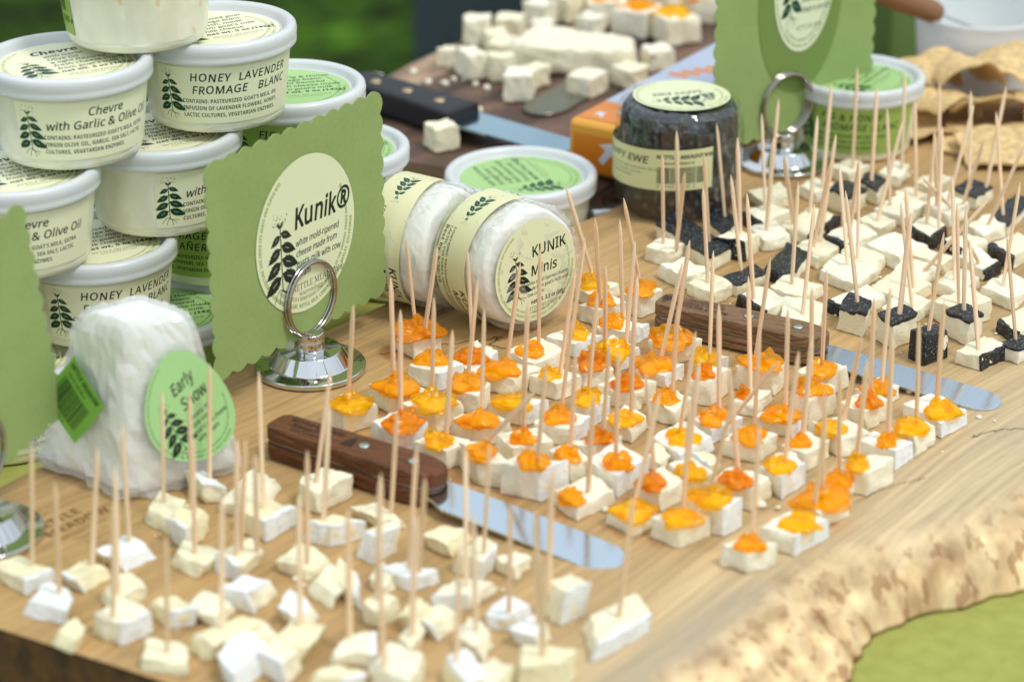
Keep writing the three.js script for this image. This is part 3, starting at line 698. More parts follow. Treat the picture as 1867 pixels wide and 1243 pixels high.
{
  const wood = dataTex(64, 256, (u, v) => { const k = 1 + fbm(u * 10, v * 3, 2, 3) * 0.25; return [240 * k, 214 * k, 182 * k]; });
  const wms = [[0.96, 0.93, 0.90], [0.90, 0.86, 0.80], [0.98, 0.97, 0.95], [0.93, 0.86, 0.79], [0.97, 0.90, 0.86]].map((c) => std(...c, 0.6, { map: wood, specularIntensity: 0.35 }));
  const L = 1, R = 0.0012, pr = [[0.00002, 0], [R * 0.45, 0.03], [R * 0.8, 0.07], [R, 0.12], [R * 1.02, 0.5], [R, 0.86], [R * 0.8, 0.92], [R * 0.42, 0.97], [0.00012, 1]];
  const g = lathe(pr, 10);
  const kinds = ['jam-topped cheese', 'the cheese with black rind', 'soft cheese near the wrapped wedge'];
  PICKS.forEach(([x, y, z, tx, ty, tz, k], i) => {
    const b = V(x, y, z).multiplyScalar(U), t = V(tx, ty, tz).multiplyScalar(U), d = t.clone().sub(b), len = d.length(); d.normalize();
    const inside = Math.min(0.009, (b.y - 0.001) / Math.max(0.4, d.y));
    const lean = Math.acos(d.y) / Math.PI * 180, pose = lean > 32 ? 'leaning steeply' : lean > 14 ? 'tilted' : 'upright';
    const lb = `${pose} wooden toothpick stuck in ${kinds[k]}`;
    const m = solo('toothpick', g, wms[(i * 7 + (i >> 2)) % 5], lb, 'toothpick', `${pose} toothpicks in ${kinds[k]}`);
    m.position.copy(b).addScaledVector(d, -inside); m.quaternion.setFromUnitVectors(V(0, 1, 0), d); const th = 0.84 + 0.26 * hash(i); m.scale.set(th, len + inside, th * (0.9 + 0.2 * hash(i + 3)));
    const sp = new THREE.Quaternion().setFromAxisAngle(V(0, 1, 0), i * 1.7); m.quaternion.multiply(sp);
  });
}
{ // crumbs of cheese lying on the board
  const gs = [];
  for (const [x, z, r] of [[117, 192, 2.6], [131, 160, 1.6], [172, 108, 1.6], [236, 96, 1.3], [-30, 138, 1.8], [88, 178, 1.5], [62, 30, 1.6], [205, 66, 1.8], [120, -18, 2.4], [186, -52, 2.2], [-150, 212, 1.8], [-96, 262, 1.8], [44, 196, 1.6], ...[...JAM_BITES, ...ASH_BITES, ...BLOOMY_BITES].filter((_, i) => i % 2 === 0).map((r) => { const a = rnd() * 6.28, q = 155 + rnd() * 40; return [(r[0] + Math.cos(a) * q) / 10, (r[1] + Math.sin(a) * q) / 10, 0.4 + rnd() * 0.7]; })]) for (let k = 0; k < 2; k++) {
    const g = weldPos(new THREE.IcosahedronGeometry(r * 0.001 * (k ? 0.5 : 1), 1)); const p = g.attributes.position;
    for (let i = 0; i < p.count; i++) { const s = 1 + 0.35 * N3(p.getX(i) * 900 + x, p.getY(i) * 900, p.getZ(i) * 900); p.setXYZ(i, p.getX(i) * s, p.getY(i) * s * 0.7, p.getZ(i) * s); }
    g.translate(x * 0.001 + k * rr(-0.008, 0.008), r * 0.0006, z * 0.001 + k * rr(-0.006, 0.006)); g.computeVertexNormals(); gs.push(g);
  }
  const m = part(scene, 'cheese_crumbs', mergeGeometries(gs), whiteVariants[0]); m.userData = { kind: 'stuff', label: 'tiny white cheese crumbs scattered over the wooden board', category: 'crumbs' };
}
// ---------------------------------------------------------------- cheese tubs
const lidMat = std(0.83, 0.86, 0.87, 0.3, { clearcoat: 0.3, clearcoatRoughness: 0.3, transmission: 0.25, specularIntensity: 0.7 });
const tubTex = (herb) => dataTex(512, 256, (u, v) => {
  const a = fbm(u * 14, v * 7, herb + 2, 4), k = 1 + a * 0.14, s = sstep(0.22, 0.4, fbm(u * 40, v * 18, herb + 7, 3)) * (herb ? 0.55 : 0.12), b = sstep(0.16, 0.34, a) * 0.35;
  return [lerp(lerp(243, 250, b) * k, 230, s), lerp(lerp(242, 250, b) * k, herb ? 192 : 226, s), lerp(lerp(218, 238, b) * k, herb ? 138 : 196, s)];
});
const tubBump = dataTex(256, 128, (u, v) => { const k = 128 + 120 * fbm(u * 20, v * 10, 5, 4); return [k, k, k]; }, false);
const tubMats = [0, 1].map((h) => std(0.93, 0.93, 0.93, 0.4, { map: tubTex(h), clearcoat: 0.7, clearcoatRoughness: 0.18, bumpMap: tubBump, bumpScale: 0.0007 }));
const CREAM = '#f3f3d0', GREENP = '#a9cf86', GREEND = '#9dbb5e';
const stickerMat = (t, rough = 0.38) => std(0.94, 0.94, 0.94, rough, { map: t, clearcoat: 0.08, clearcoatRoughness: 0.3, specularIntensity: 0.5 });
const lidLines = (lines, title) => (x) => {
  let y = title ? 330 : 250;
  if (title) { hand(x, title, 330, 240, 118, { weight: 'bold', squeeze: 0.95 }); }
  for (const l of lines) { hand(x, l, 400, y, 66, { weight: l.startsWith('net') ? 'bold' : '' }); y += 78; }
  x.font = '44px serif'; x.fillStyle = '#4e5a3a'; x.textAlign = 'left'; x.fillText('NETTLE MEADOW®', 420, y + 6); x.font = '26px serif'; x.fillText('Warrensburg, NY 12885', 480, y + 38);
  nettle(x, 235, 330, 480);
};
const LID = {
  chevre: stickerMat(roundSticker(CREAM, 0, lidLines(['with Garlic', 'Olive Oil', 'a light flavored', 'fresh cheese made', "from goat's milk", 'net wt. 5 oz (142g)'], 'Chevre'), '#8fa544', true)),
  honey: stickerMat(roundSticker(CREAM, 0, lidLines(['an infused goat', "fromage blanc", 'a fresh, made', "from goat's milk", 'milk cheese', 'net wt. 5 oz (142g)'], ''), '#8fa544', true)),
  green: stickerMat(roundSticker(GREENP, 0, lidLines(['with Fig & Honey', 'fromage blanc', 'a light flavored', 'fresh cheese made', "from goat's milk", 'net wt. 5 oz (142g)'], ''), '#5f8a4c', true)),
};
function sideLabel(paper, l1, l2, small, caps) {
  return stickerMat(canvasTex(1280, 480, (x) => {
    x.fillStyle = paper; x.fillRect(0, 0, 1280, 480); paperSpeck(x, 1280, 480, 900, 0.07);
    nettle(x, 105, 30, 430);
    const o = { weight: caps ? '' : '', squeeze: 1.0, gap: caps ? 5 : 1 };
    hand(x, l1, caps ? 290 : 560, 120, 92, o); hand(x, l2, caps ? 300 : 240, 225, 92, o);
    x.font = 'bold 47px sans-serif'; x.fillStyle = INK; x.textAlign = 'left';
    small.forEach((t, i) => { x.save(); x.translate(218, 305 + i * 60); x.scale(0.86, 1); x.fillText(t, 0, 0); x.restore(); });
  }));
}
const SIDE = {
  chevre: sideLabel(CREAM, 'Chevre', 'with Garlic & Olive Oil', ["CONTAINS: PASTEURIZED GOAT'S MILK, EXTRA", 'VIRGIN OLIVE OIL, GARLIC, SEA SALT, LACTIC', 'CULTURES, VEGETARIAN ENZYMES.'], false),
  honey: sideLabel(CREAM, 'HONEY  LAVENDER', 'FROMAGE   BLANC', ["CONTAINS: PASTEURIZED GOAT'S MILK, AN", 'INFUSION OF LAVENDER FLOWERS, HONEY,', 'LACTIC CULTURES, VEGETARIAN ENZYMES.'], true),
  fig: sideLabel(GREEND, 'FIG & HONEY', 'FROMAGE BLANC', ["CONTAINS: PASTEURIZED GOAT'S MILK,", 'FIGS, HONEY, SEA SALT, LACTIC', 'CULTURES, VEGETARIAN ENZYMES.'], true),
  habanero: sideLabel(GREEND, 'FROMAGE BLANC', 'HABAÑERO', ["CONTAINS: PASTEURIZED GOAT'S MILK,", 'HABAÑERO PEPPERS, SEA SALT, LACTIC', 'CULTURES, VEGETARIAN ENZYMES.'], true),
  strip: stickerMat(canvasTex(256, 480, (x) => { x.fillStyle = GREEND; x.fillRect(0, 0, 256, 480); x.save(); x.translate(128, 60); x.rotate(0.12); barcode(x, -90, 0, 150, 230); x.restore(); hand(x, '1142 o', 40, 380, 70, { weight: 'bold' }); })),
};
const bodyG = lathe([[0, 0], [0.0325, 0], [0.0345, 0.0008], [0.0358, 0.003], [0.0362, 0.006], [0.0402, 0.040], [0.0404, 0.0425]], 72);
const lidG = lathe([[0, 0.0452], [0.0352, 0.0452], [0.0366, 0.0456], [0.0372, 0.0478], [0.0382, 0.0494], [0.0400, 0.0499], [0.0420, 0.0496], [0.0432, 0.0484], [0.0435, 0.0462], [0.0433, 0.0436], [0.0428, 0.0425], [0.0433, 0.0418], [0.0431, 0.0398], [0.0424, 0.0392], [0.0408, 0.0394], [0.0405, 0.0425]], 96);
const lidLabelG = new THREE.CircleGeometry(0.0345, 64).rotateX(-Math.PI / 2).translate(0, 0.0456, 0);
function sideG(from, arc) { return grid(40, 1, (u, v) => { const a = from + arc * u, y = lerp(0.0065, 0.0375, v), r = lerp(0.0362, 0.0402, (y - 0.006) / 0.034) + 0.00035; return V(Math.sin(a) * r, y, Math.cos(a) * r); }); }
const D2R = Math.PI / 180;
function tub(x, z, level, { lid, side, from = -35, arc = 125, turn = 25, herb = 0, scale = 1, label, base }) {
  const o = thing('cheese_tub', label, 'cheese tub', [x / 1000, base ?? (T + 0.0004 + level * 0.0502), z / 1000], 0, 'round plastic tubs of soft cheese');
  part(o, 'tub_body', bodyG, tubMats[herb]);
  const l = part(o, 'lid', lidG, lidMat); const ll = part(l, 'lid_label', lidLabelG, LID[lid]); ll.rotation.y = turn * D2R;
  part(o, 'side_label', sideG(from * D2R, arc * D2R), SIDE[side]);
  o.scale.setScalar(scale); return o;
}
tub(-265, 53.3, 0, { lid: 'honey', side: 'honey', from: -30, turn: 18, label: 'tub with cream label at the foot of the stack, behind the plain green card' });
tub(-191.6, -6.1, 0, { lid: 'green', side: 'fig', from: -60, turn: 20, label: 'green lidded cheese tub on the cloth under the habanero tub' });
tub(-157, -112, 0, { lid: 'green', side: 'fig', from: -40, turn: 10, label: 'green labelled cheese tub hidden low behind the card with the round sticker' });
tub(-68, -160, 0, { lid: 'green', side: 'fig', from: -60, turn: 40, label: 'pale lidded tub on the cloth just behind the wrapped cheese rounds' });
tub(-284, 78, 1, { lid: 'honey', side: 'chevre', from: -70, turn: 10, label: 'tub whose clear lid edge peeks out beside the plain green card' });
tub(-218.4, 19, 1, { lid: 'honey', side: 'honey', from: -32, turn: 28, label: 'honey lavender cheese tub directly behind the wrapped cheese wedge' });
tub(-165.6, -65, 1, { lid: 'green', side: 'habanero', from: -72, turn: 24, label: 'green habanero cheese tub half covered by the green card' });
tub(-102.4, -127, 1, { lid: 'green', side: 'fig', from: -70, turn: 35, label: 'green lidded tub showing past the far edge of the stickered green card' });
tub(-251, 48.3, 2, { lid: 'chevre', side: 'chevre', from: -50, turn: 32, label: 'garlic and olive oil chevre tub standing on the honey lavender tub' });
tub(-185.3, -11.1, 2, { lid: 'chevre', side: 'chevre', from: 2, turn: 30, label: 'garlic chevre tub with its label turned toward the stickered green card' });
tub(-124.3, -86, 2, { lid: 'green', side: 'fig', from: -48, turn: 14, label: 'fig and honey cheese tub with green label and lid' });
tub(-224.8, 24.8, 3, { lid: 'chevre', side: 'chevre', from: -32, turn: 30, label: 'garlic and olive oil chevre tub touching the topmost tub' });
tub(-156.6, -31.6, 3, { lid: 'honey', side: 'honey', from: -42, turn: 30, label: 'honey lavender cheese tub resting on the fig and honey tub' });
tub(-193, -8, 4, { lid: 'green', side: 'strip', from: -72, arc: 22, turn: 0, herb: 1, label: 'topmost tub with orange flecked cheese and narrow green label' });
tub(5.5, -207, 0, { lid: 'green', side: 'fig', from: -170, turn: 112, scale: 1.08, label: 'single green lidded tub between the wrapped rounds and the black ash cheese' });
tub(224, -314, 0, { lid: 'green', side: 'fig', from: -70, turn: 60, base: 0.0004, label: 'green lidded tub beside the heap of crackers' });

// ---------------------------------------------------------------- sign cards in chromed clip stands
const cardTex = dataTex(256, 256, (u, v) => { const k = 1 + fbm(u * 60, v * 60, 3, 3) * 0.05 + fbm(u * 5, v * 5, 7, 2) * 0.05; return [147 * k, 169 * k, 106 * k]; });
const cardMat = std(0.95, 0.95, 0.95, 0.8, { map: cardTex, specularIntensity: 0.3 });
const ovalMat = std(0.16, 0.25, 0.055, 0.75, {});
const chrome = std(0.66, 0.68, 0.69, 0.07, { metalness: 1 });
const wire = std(0.42, 0.39, 0.36, 0.16, { metalness: 1 });
function cardGeo(w, h) {   // scalloped edge
  const s = new THREE.Shape(), pts = []; const n1 = Math.round(w / 0.0115), n2 = Math.round(h / 0.0115);
  const side = (x0, y0, x1, y1, n) => { const dx = x1 - x0, dy = y1 - y0, L = Math.hypot(dx, dy), nx = dy / L, ny = -dx / L; for (let i = 0; i < n; i++) for (let k = 0; k < 6; k++) { const t = (i + k / 6) / n, o = Math.sin(Math.PI * k / 6) * 0.0024; pts.push([x0 + dx * t + nx * o, y0 + dy * t + ny * o]); } };
  side(-w / 2, -h / 2, w / 2, -h / 2, n1); side(w / 2, -h / 2, w / 2, h / 2, n2); side(w / 2, h / 2, -w / 2, h / 2, n1); side(-w / 2, h / 2, -w / 2, -h / 2, n2);
  s.setFromPoints(pts.map(([x, y]) => new THREE.Vector2(x, y)));
  const g = new THREE.ExtrudeGeometry(s, { depth: 0.0007, bevelEnabled: false }); const uv = g.attributes.uv; for (let i = 0; i < uv.count; i++) uv.setXY(i, uv.getX(i) * 7, uv.getY(i) * 7); return g;
}
const oval = (w, h) => { const g = new THREE.CircleGeometry(0.5, 72); g.scale(w, h, 1); return g; };
const kunikTex = roundSticker('#dfe8c0', 0, (x) => {
  nettle(x, 250, 300, 600, '#1d2a20');
  hand(x, 'Kunik®', 385, 455, 190, { weight: '', squeeze: 0.92, wob: 1.3, ink: 0.05 });
  ['white mold-ripened', 'cheese made from', "goat's milk with cow", 'cream'].forEach((t, i) => hand(x, t, 400, 570 + i * 70, 57, { squeeze: 0.9 }));
  x.font = '56px serif'; x.fillStyle = '#3b4636'; x.fillText('NETTLE MEADOW®', 350, 868); x.font = '38px serif'; x.fillText('Warrensburg, NY', 420, 910);
}, '#6f8a35');
const eweTex = roundSticker('#dfe8c8', 0, (x) => {
  nettle(x, 300, 230, 600, GREEN_INK);
  hand(x, 'Sappy', 470, 300, 150); hand(x, 'Ewe', 480, 470, 150);
  ['a maple infused', 'sheep and goat', 'cheese in pine ash'].forEach((t, i) => hand(x, t, 470, 570 + i * 80, 60, { color: '#4d5a46' }));
  x.font = '50px serif'; x.fillStyle = '#56624a'; x.fillText('NETTLE MEADOW', 400, 860);
}, '#6f8a35');
const standBase = lathe([[0, 0.0006], [0.0290, 0.0006], [0.0294, 0.0012], [0.0294, 0.0030], [0.0288, 0.0037], [0.0222, 0.0042], [0.0215, 0.0050], [0.0168, 0.0118], [0.0162, 0.0122], [0.0083, 0.0126], [0.0080, 0.0132], [0.0080, 0.0165], [0.0077, 0.0168], [0.0077, 0.0176], [0.0080, 0.0180], [0.0080, 0.0214], [0.0074, 0.0221], [0, 0.0222]], 96);
function coil() {
  const g = [];   // one wire wound into four loops side by side
  const pts = []; const R = 0.0198, n = 4;
  for (let i = 0; i <= 44 * n; i++) { const a = i / 44 * Math.PI * 2, k = i / (44 * n); pts.push(V(Math.sin(a) * R, R + 0.0225 - 0.0012 - Math.cos(a) * R, lerp(-0.0042, 0.0042, k))); }
  return new THREE.TubeGeometry(new THREE.CatmullRomCurve3(pts), 44 * n * 2, 0.00105, 10);
}
const coilG = coil();
function cardStand(x, z, turn, y, label, ringTurn = 0) {
  const o = thing('card_stand', label, 'card holder', [x, y, z], turn, 'chromed card holders');
  part(o, 'base', standBase, chrome); const r = part(o, 'clip_ring', coilG, wire); r.rotation.y = ringTurn; return o;
}
function signCard(x, y, z, turn, w, h, label, tilt = 0, shift = 0) {
  const o = thing('sign_card', label, 'sign', [x, y, z], turn, 'green sign cards'); o.rotation.z = tilt;
  const c = part(o, 'card', cardGeo(w, h), cardMat); c.position.set(shift, h / 2, -0.00035); return o;
}
{ // Kunik card: bottom edge from (-148, 98) to (-69, -17) mm, 22 mm above the board
  const dir = Math.atan2(0.1154, 0.079);   // from its left to its right end
  cardStand(-0.1062, 0.0365, dir, 0, 'chromed card holder gripping the card with the round cream sticker', 0);
  const c = signCard(-0.1088, 0.0225, 0.0398, dir, 0.138, 0.112, 'green scalloped card with a round cream leaf sticker, held before the tubs');
  const s = part(c, 'sticker', oval(0.0805, 0.0845), stickerMat(kunikTex, 0.55)); s.position.set(0.004, 0.0545, 0.0008);
}
{
  const dir = Math.atan2(0.0845, 0.107);
  cardStand(0.1739, -0.2785, dir, 0, 'chromed card holder between the black ash cheese and the crackers', -0.1);
  const c = signCard(0.1795, 0.0225, -0.2852, dir, 0.137, 0.15, 'green card with a cream oval sticker on a dark green oval');
  const d = part(c, 'dark_oval', oval(0.073, 0.125), ovalMat); d.position.set(0.002, 0.086, 0.0007);
  const s = part(c, 'sticker', oval(0.052, 0.088), stickerMat(eweTex, 0.55)); s.position.set(0.004, 0.0945, 0.0011);
}
{
  const dir = Math.atan2(0.89, 0.44);
  cardStand(-0.2445, 0.2205, 1.1, 0, 'chromed card holder by the burned stamp, cut by the picture edge', 0);
  signCard(-0.2455, 0.0245, 0.2235, 1.1, 0.138, 0.112, 'plain green scalloped card leaning beside the wrapped cheese wedge', 0.16, 0.001);
}

// ---------------------------------------------------------------- cling-wrapped cheeses
const film = std(0.97, 0.98, 0.98, 0.1, { transmission: 0.9, thickness: 0, ior: 1.75, specularIntensity: 1 });
const clearFilm = std(1, 1, 1, 0.07, { transmission: 1, thickness: 0, ior: 1.7, specularIntensity: 1 });
function crumple(g, a) {   // creased film: each little facet its own plane
  g.deleteAttribute('uv'); const p = g.attributes.position;
  for (let i = 0; i < p.count; i++) { const y = p.getY(i); p.setXYZ(i, p.getX(i) + rr(-a, a), y < 0.0015 ? y : y + rr(-a, a), p.getZ(i) + rr(-a, a)); }
  const f = g.toNonIndexed(); f.computeVertexNormals(); return f;
}
const rindTex = dataTex(512, 512, (u, v) => { const k = 1 + fbm(u * 14, v * 14, 2, 5) * 0.12, s = sstep(0.25, 0.4, fbm(u * 26, v * 26, 9, 3)) * 0.28; return [lerp(240 * k, 205, s), lerp(238 * k, 198, s), lerp(228 * k, 178, s)]; });
const rindBump = dataTex(256, 256, (u, v) => { const k = 128 + 120 * fbm(u * 18, v * 18, 2, 5); return [k, k, k]; }, false);
const rindMat = std(0.97, 0.97, 0.96, 0.75, { map: rindTex, bumpMap: rindBump, bumpScale: 0.0007 });
const smoothRind = std(0.95, 0.95, 0.93, 0.6, { map: dataTex(256, 256, (u, v) => { const k = 1 + fbm(u * 5, v * 5, 2, 3) * 0.07; return [250 * k, 250 * k, 245 * k]; }) });
function wheelGeo(R, Tk) {
  const pr = [[0, Tk / 2], [R * 0.5, Tk / 2 + 0.0006], [R * 0.9, Tk / 2], [R * 0.965, Tk / 2 - 0.0016], [R * 0.992, Tk / 2 - 0.0045], [R, Tk / 2 - 0.011]]; const m = pr.slice().reverse().map(([r, y]) => [r, -y]);
  const all = [...pr]; for (let i = 1; i < 6; i++) all.push([R, lerp(Tk / 2 - 0.011, -Tk / 2 + 0.011, i / 6)]); all.push(...m);
  const g = lathe(all.reverse(), 80); g.rotateX(Math.PI / 2);
  const w = mergeVertices((g.deleteAttribute('normal'), g), 1e-5), p = w.attributes.position;
  for (let i = 0; i < p.count; i++) { const x = p.getX(i), y = p.getY(i), z = p.getZ(i), d = 0.0012 * N3(x * 60, y * 60, z * 60); const l = Math.hypot(x, y) || 1; p.setXYZ(i, x + x / l * d, y + y / l * d, z + d); }
  w.computeVertexNormals(); return w;
}
const miniFace = stickerMat(roundSticker('#e3e6bd', 0, (x) => {
  nettle(x, 270, 250, 560, '#122b1d');
  hand(x, 'KUNIK', 470, 370, 150, { shear: -0.1 }); hand(x, 'Minis', 440, 560, 140);
  ['white mold-ripened cheese', "made from goat's milk with", 'cow cream'].forEach((t, i) => hand(x, t, 380, 645 + i * 58, 46, { squeeze: 0.95 }));
  hand(x, 'net wt. 3.5 oz (99g)', 420, 845, 58, { weight: 'bold', squeeze: 0.85 });
  x.font = '46px serif'; x.fillStyle = '#3b4636'; x.fillText('NETTLE MEADOW®', 360, 905); x.font = '26px serif'; x.fillText('Warrensburg, NY', 430, 935);
}, '#8a9c4d'));
const miniBand = stickerMat(canvasTex(1800, 420, (x) => {
  x.fillStyle = '#e4e2b4'; x.fillRect(0, 0, 1800, 420); paperSpeck(x, 1800, 420, 900, 0.07);
  x.save(); x.translate(330, 210); x.rotate(Math.PI / 2); nettle(x, 0, -110, 320, '#164a3a', 0); x.restore();
  x.font = 'bold 40px sans-serif'; x.fillStyle = INK;
  x.fillText("CONTAINS: PASTEURIZED GOAT'S MILK, COW CREAM, SEA SALT,", 470, 290); x.fillText('LACTIC CULTURES, VEGETARIAN ENZYMES, PENICILLIUM CANDIDUM', 470, 340);
  x.font = 'bold 54px sans-serif'; x.fillText('Best by: 9/30/18', 470, 400);
  hand(x, 'KUNIK', 880, 110, 100); hand(x, 'Minis', 900, 215, 92); hand(x, 'NETTLE MEADOW', 1260, 120, 74, { weight: 'bold' }); x.font = 'bold 44px sans-serif'; x.fillText('Batch 9662-8', 1300, 190); barcode(x, 1300, 210, 300, 60);
}));
function wheel(pos, turn, lean, roll, bandFrom, label) {
  const o = thing('wrapped_cheese_round', label, 'cheese', pos, turn, 'small wrapped white cheese rounds'); o.rotation.order = 'YXZ'; o.rotation.x = lean; o.rotation.z = roll;
  const R = 0.033, Tk = 0.042, g = wheelGeo(R, Tk);
  part(o, 'cheese', g, rindMat);
  const s = part(o, 'face_sticker', new THREE.CircleGeometry(0.0285, 64), miniFace); s.position.z = Tk / 2 + 0.0034;
  part(o, 'band_label', grid(80, 1, (u, v) => { const a = (bandFrom + 235 * u) * D2R, r = R + 0.0028; return V(Math.sin(a) * r, -Math.cos(a) * r, lerp(-0.017, 0.0075, v)); }), miniBand);
  const fg = new THREE.SphereGeometry(1, 58, 40); fg.deleteAttribute('normal'); fg.deleteAttribute('uv');
  const fw = mergeVertices(fg, 1e-6), p = fw.attributes.position;
  for (let i = 0; i < p.count; i++) { // rounded drum with creases gathered at the shoulders
    let x = p.getX(i), y = p.getY(i), z = p.getZ(i); const rad = Math.hypot(x, y), a = Math.atan2(y, x), e = 7, k = Math.pow(Math.pow(rad, e) + Math.pow(Math.abs(z), e), -1 / e);
    const rr2 = rad * k * (R + 0.0018), zz = z * k * (Tk / 2 + 0.0028);
    const sh = sstep(0.5, 0.95, Math.abs(zz) / (Tk / 2)) * sstep(0.2, 0.6, rad * k);
    const cr = (Math.pow(1 - Math.abs(N3(a * 3.2, zz * 55, 1)), 3) * 0.8 + 0.7 * Math.abs(N3(a * 8, zz * 60, 4))) * 0.0021 * (0.22 + sh) + 0.0006 * N3(x * 9, y * 9, z * 9);
    p.setXYZ(i, Math.cos(a) * (rr2 + cr), Math.sin(a) * (rr2 + cr), zz + cr * 0.4 * Math.sign(z));
  }
  part(o, 'cling_film', crumple(fw, 0.0007), film); return o;
}
wheel([-0.0030, 0.0365, -0.0275], 40.5 * D2R, -0.05, 0.05, 165, 'wrapped cheese round with its whole round face label showing');
wheel([-0.0500, 0.0365, -0.0545], 60 * D2R, 0.02, -0.1, 165, 'wrapped cheese round wedged between the green card and another round');

{ // tall wrapped wedge
  const bot = [[-181, 187], [-127, 154], [-178, 114], [-233, 147]], top = [[-178, 180], [-151, 167], [-176, 148], [-201, 165]], H = 0.088;
  const o = thing('wrapped_cheese_wedge', 'tall white cheese wedge in crumpled clear film with a round green sticker', 'cheese', [-0.178, 0.0004, 0.150]);
  const f = (u, w, v) => { const k = Math.pow(w, 0.9), c = [0, 1, 2, 3].map((i) => [lerp(bot[i][0], top[i][0], k), lerp(bot[i][1], top[i][1], k)]); const x = (1 - u) * (1 - v) * c[0][0] + u * (1 - v) * c[1][0] + u * v * c[2][0] + (1 - u) * v * c[3][0], z = (1 - u) * (1 - v) * c[0][1] + u * (1 - v) * c[1][1] + u * v * c[2][1] + (1 - u) * v * c[3][1]; return V(x * 0.001 + 0.178, w * H, z * 0.001 - 0.150); };
  const src = softBox([22, 26, 22], 0.11);
  const bump = (q, a, fr) => { const d = a * fbm(q.x * fr, q.y * fr, q.z * fr, 3); q.x += d; q.z += d * 0.6; q.y = Math.max(0, q.y + d * 0.5); return q; };
  const skin = (u, w, v) => bump(f(u, w, v), 0.005, 28);
  part(o, 'cheese', mapBox(src, skin), smoothRind);
  // film drawn tight over it, creased into small planes
  const fg = mapBox(softBox([12, 15, 12], 0.11), skin), fp = fg.attributes.position, fn = fg.attributes.normal;
  for (let i = 0; i < fp.count; i++) {
    const x = fp.getX(i), y = fp.getY(i), z = fp.getZ(i), a = Math.atan2(z, x), low = sstep(0.02, 0.0, y);
    const d = 0.0014 + Math.abs(N3(a * 3, y * 60, 2)) * 0.0016 + rr(0, 0.0018) + low * Math.abs(N3(a * 6, 2, 1)) * 0.006;
    fp.setXYZ(i, x + fn.getX(i) * d, Math.max(0.0002, y + fn.getY(i) * d), z + fn.getZ(i) * d);
  }
  fg.deleteAttribute('uv'); const ff = fg.toNonIndexed(); ff.computeVertexNormals(); part(o, 'cling_film', ff, std(0.96, 0.97, 0.97, 0.12, { transmission: 0.66, thickness: 0, ior: 1.75 }));
  // crumpled twist of film at the foot of the left side
  const tw = weldPos(new THREE.IcosahedronGeometry(1, 12)), tp = tw.attributes.position;
  for (let i = 0; i < tp.count; i++) { const x = tp.getX(i), y = tp.getY(i), z = tp.getZ(i), n = 1 + 0.55 * Math.abs(N3(x * 3, y * 3, z * 3)) - 0.5 * Math.abs(N3(x * 6, y * 6, z * 6)); tp.setXYZ(i, x * n * 0.011, y * n * 0.008, z * n * 0.010); }
  tw.computeVertexNormals(); const tm = part(o, 'film_twist', tw, film); tm.position.set(-0.046, 0.0095, -0.004);
  const early = stickerMat(canvasTex(1024, 1024, (x) => {
    x.fillStyle = '#aedc98'; x.fillRect(0, 0, 1024, 1024);
    ring(x, RING_TEXT, 512, 512, 474, -2.5, 30, '#4f8a52', 0.86); ring(x, RING_TEXT2, 512, 512, 434, -0.55, 27, '#4f8a52', 0.82);
    x.save(); x.translate(512, 512); x.rotate(-0.42); x.translate(-512, -512);
    nettle(x, 250, 330, 560, '#14301f'); hand(x, 'Early', 410, 360, 150); hand(x, 'Snow', 440, 530, 150);
    ['a bloomy rind', 'triple creme', "goat's milk cheese", 'with cream'].forEach((t, i) => hand(x, t, 400, 640 + i * 66, 56)); x.restore();
  }));
  const norm = (u, w, v) => { const e = 0.02, a = f(u + e, w, v).sub(f(u - e, w, v)), b = f(u, w + e, v).sub(f(u, w - e, v)), c = f(u, w, v + e).sub(f(u, w, v - e)); return { a, b, c }; };
  const seg = 64, rg = [];
  const patch = (poly, out, side) => { // polygon given in (across, up) on a face; laid just over the film
    const c0 = poly.reduce((s, q) => [s[0] + q[0] / poly.length, s[1] + q[1] / poly.length], [0, 0]);
    const rings = 8, P = [], UVs = [], I = [];
    for (let r = 0; r <= rings; r++) poly.forEach(([a, b, tu, tv]) => { const k = r / rings, A = lerp(c0[0], a, k), B = lerp(c0[1], b, k); const q = side === 'R' ? f(A, B, -0.03) : f(-0.03, B, A); const n = side === 'R' ? norm(A, B, 0).c.normalize().negate() : norm(0, B, A).a.normalize().negate(); q.addScaledVector(n, out); P.push(q.x, q.y, q.z); UVs.push(lerp(0.5, tu, k), lerp(0.5, tv, k)); });
    const m = poly.length; for (let r = 0; r < rings; r++) for (let i = 0; i < m; i++) { const j = (i + 1) % m, a = r * m + i, b = r * m + j, c = a + m, d = b + m; I.push(a, c, d, a, d, b); }
    const g = new THREE.BufferGeometry(); g.setAttribute('position', new THREE.Float32BufferAttribute(P, 3)); g.setAttribute('uv', new THREE.Float32BufferAttribute(UVs, 2)); g.setIndex(I); g.computeVertexNormals(); return g;
  };
  const circ = []; for (let i = 0; i < 64; i++) { const a = i / 64 * Math.PI * 2; circ.push([0.56 + Math.cos(a) * 0.48, 0.5 + Math.sin(a) * 0.33, 0.5 + Math.cos(a) * 0.5, 0.5 + Math.sin(a) * 0.5]); }
  part(o, 'round_sticker', patch(circ, 0.0052, 'R'), early);
  const code = stickerMat(canvasTex(640, 512, (x) => { x.fillStyle = '#86bf52'; x.fillRect(0, 0, 640, 512); hand(x, 'NETTLE MEADOW', 40, 90, 72, { weight: 'bold', squeeze: 0.9 }); x.font = 'bold 48px sans-serif'; x.fillStyle = '#1b211c'; x.fillText('Batch: WC38-4', 90, 160); barcode(x, 70, 190, 480, 260); x.font = '40px sans-serif'; x.fillText('0  85162 00010  8', 90, 495); }));
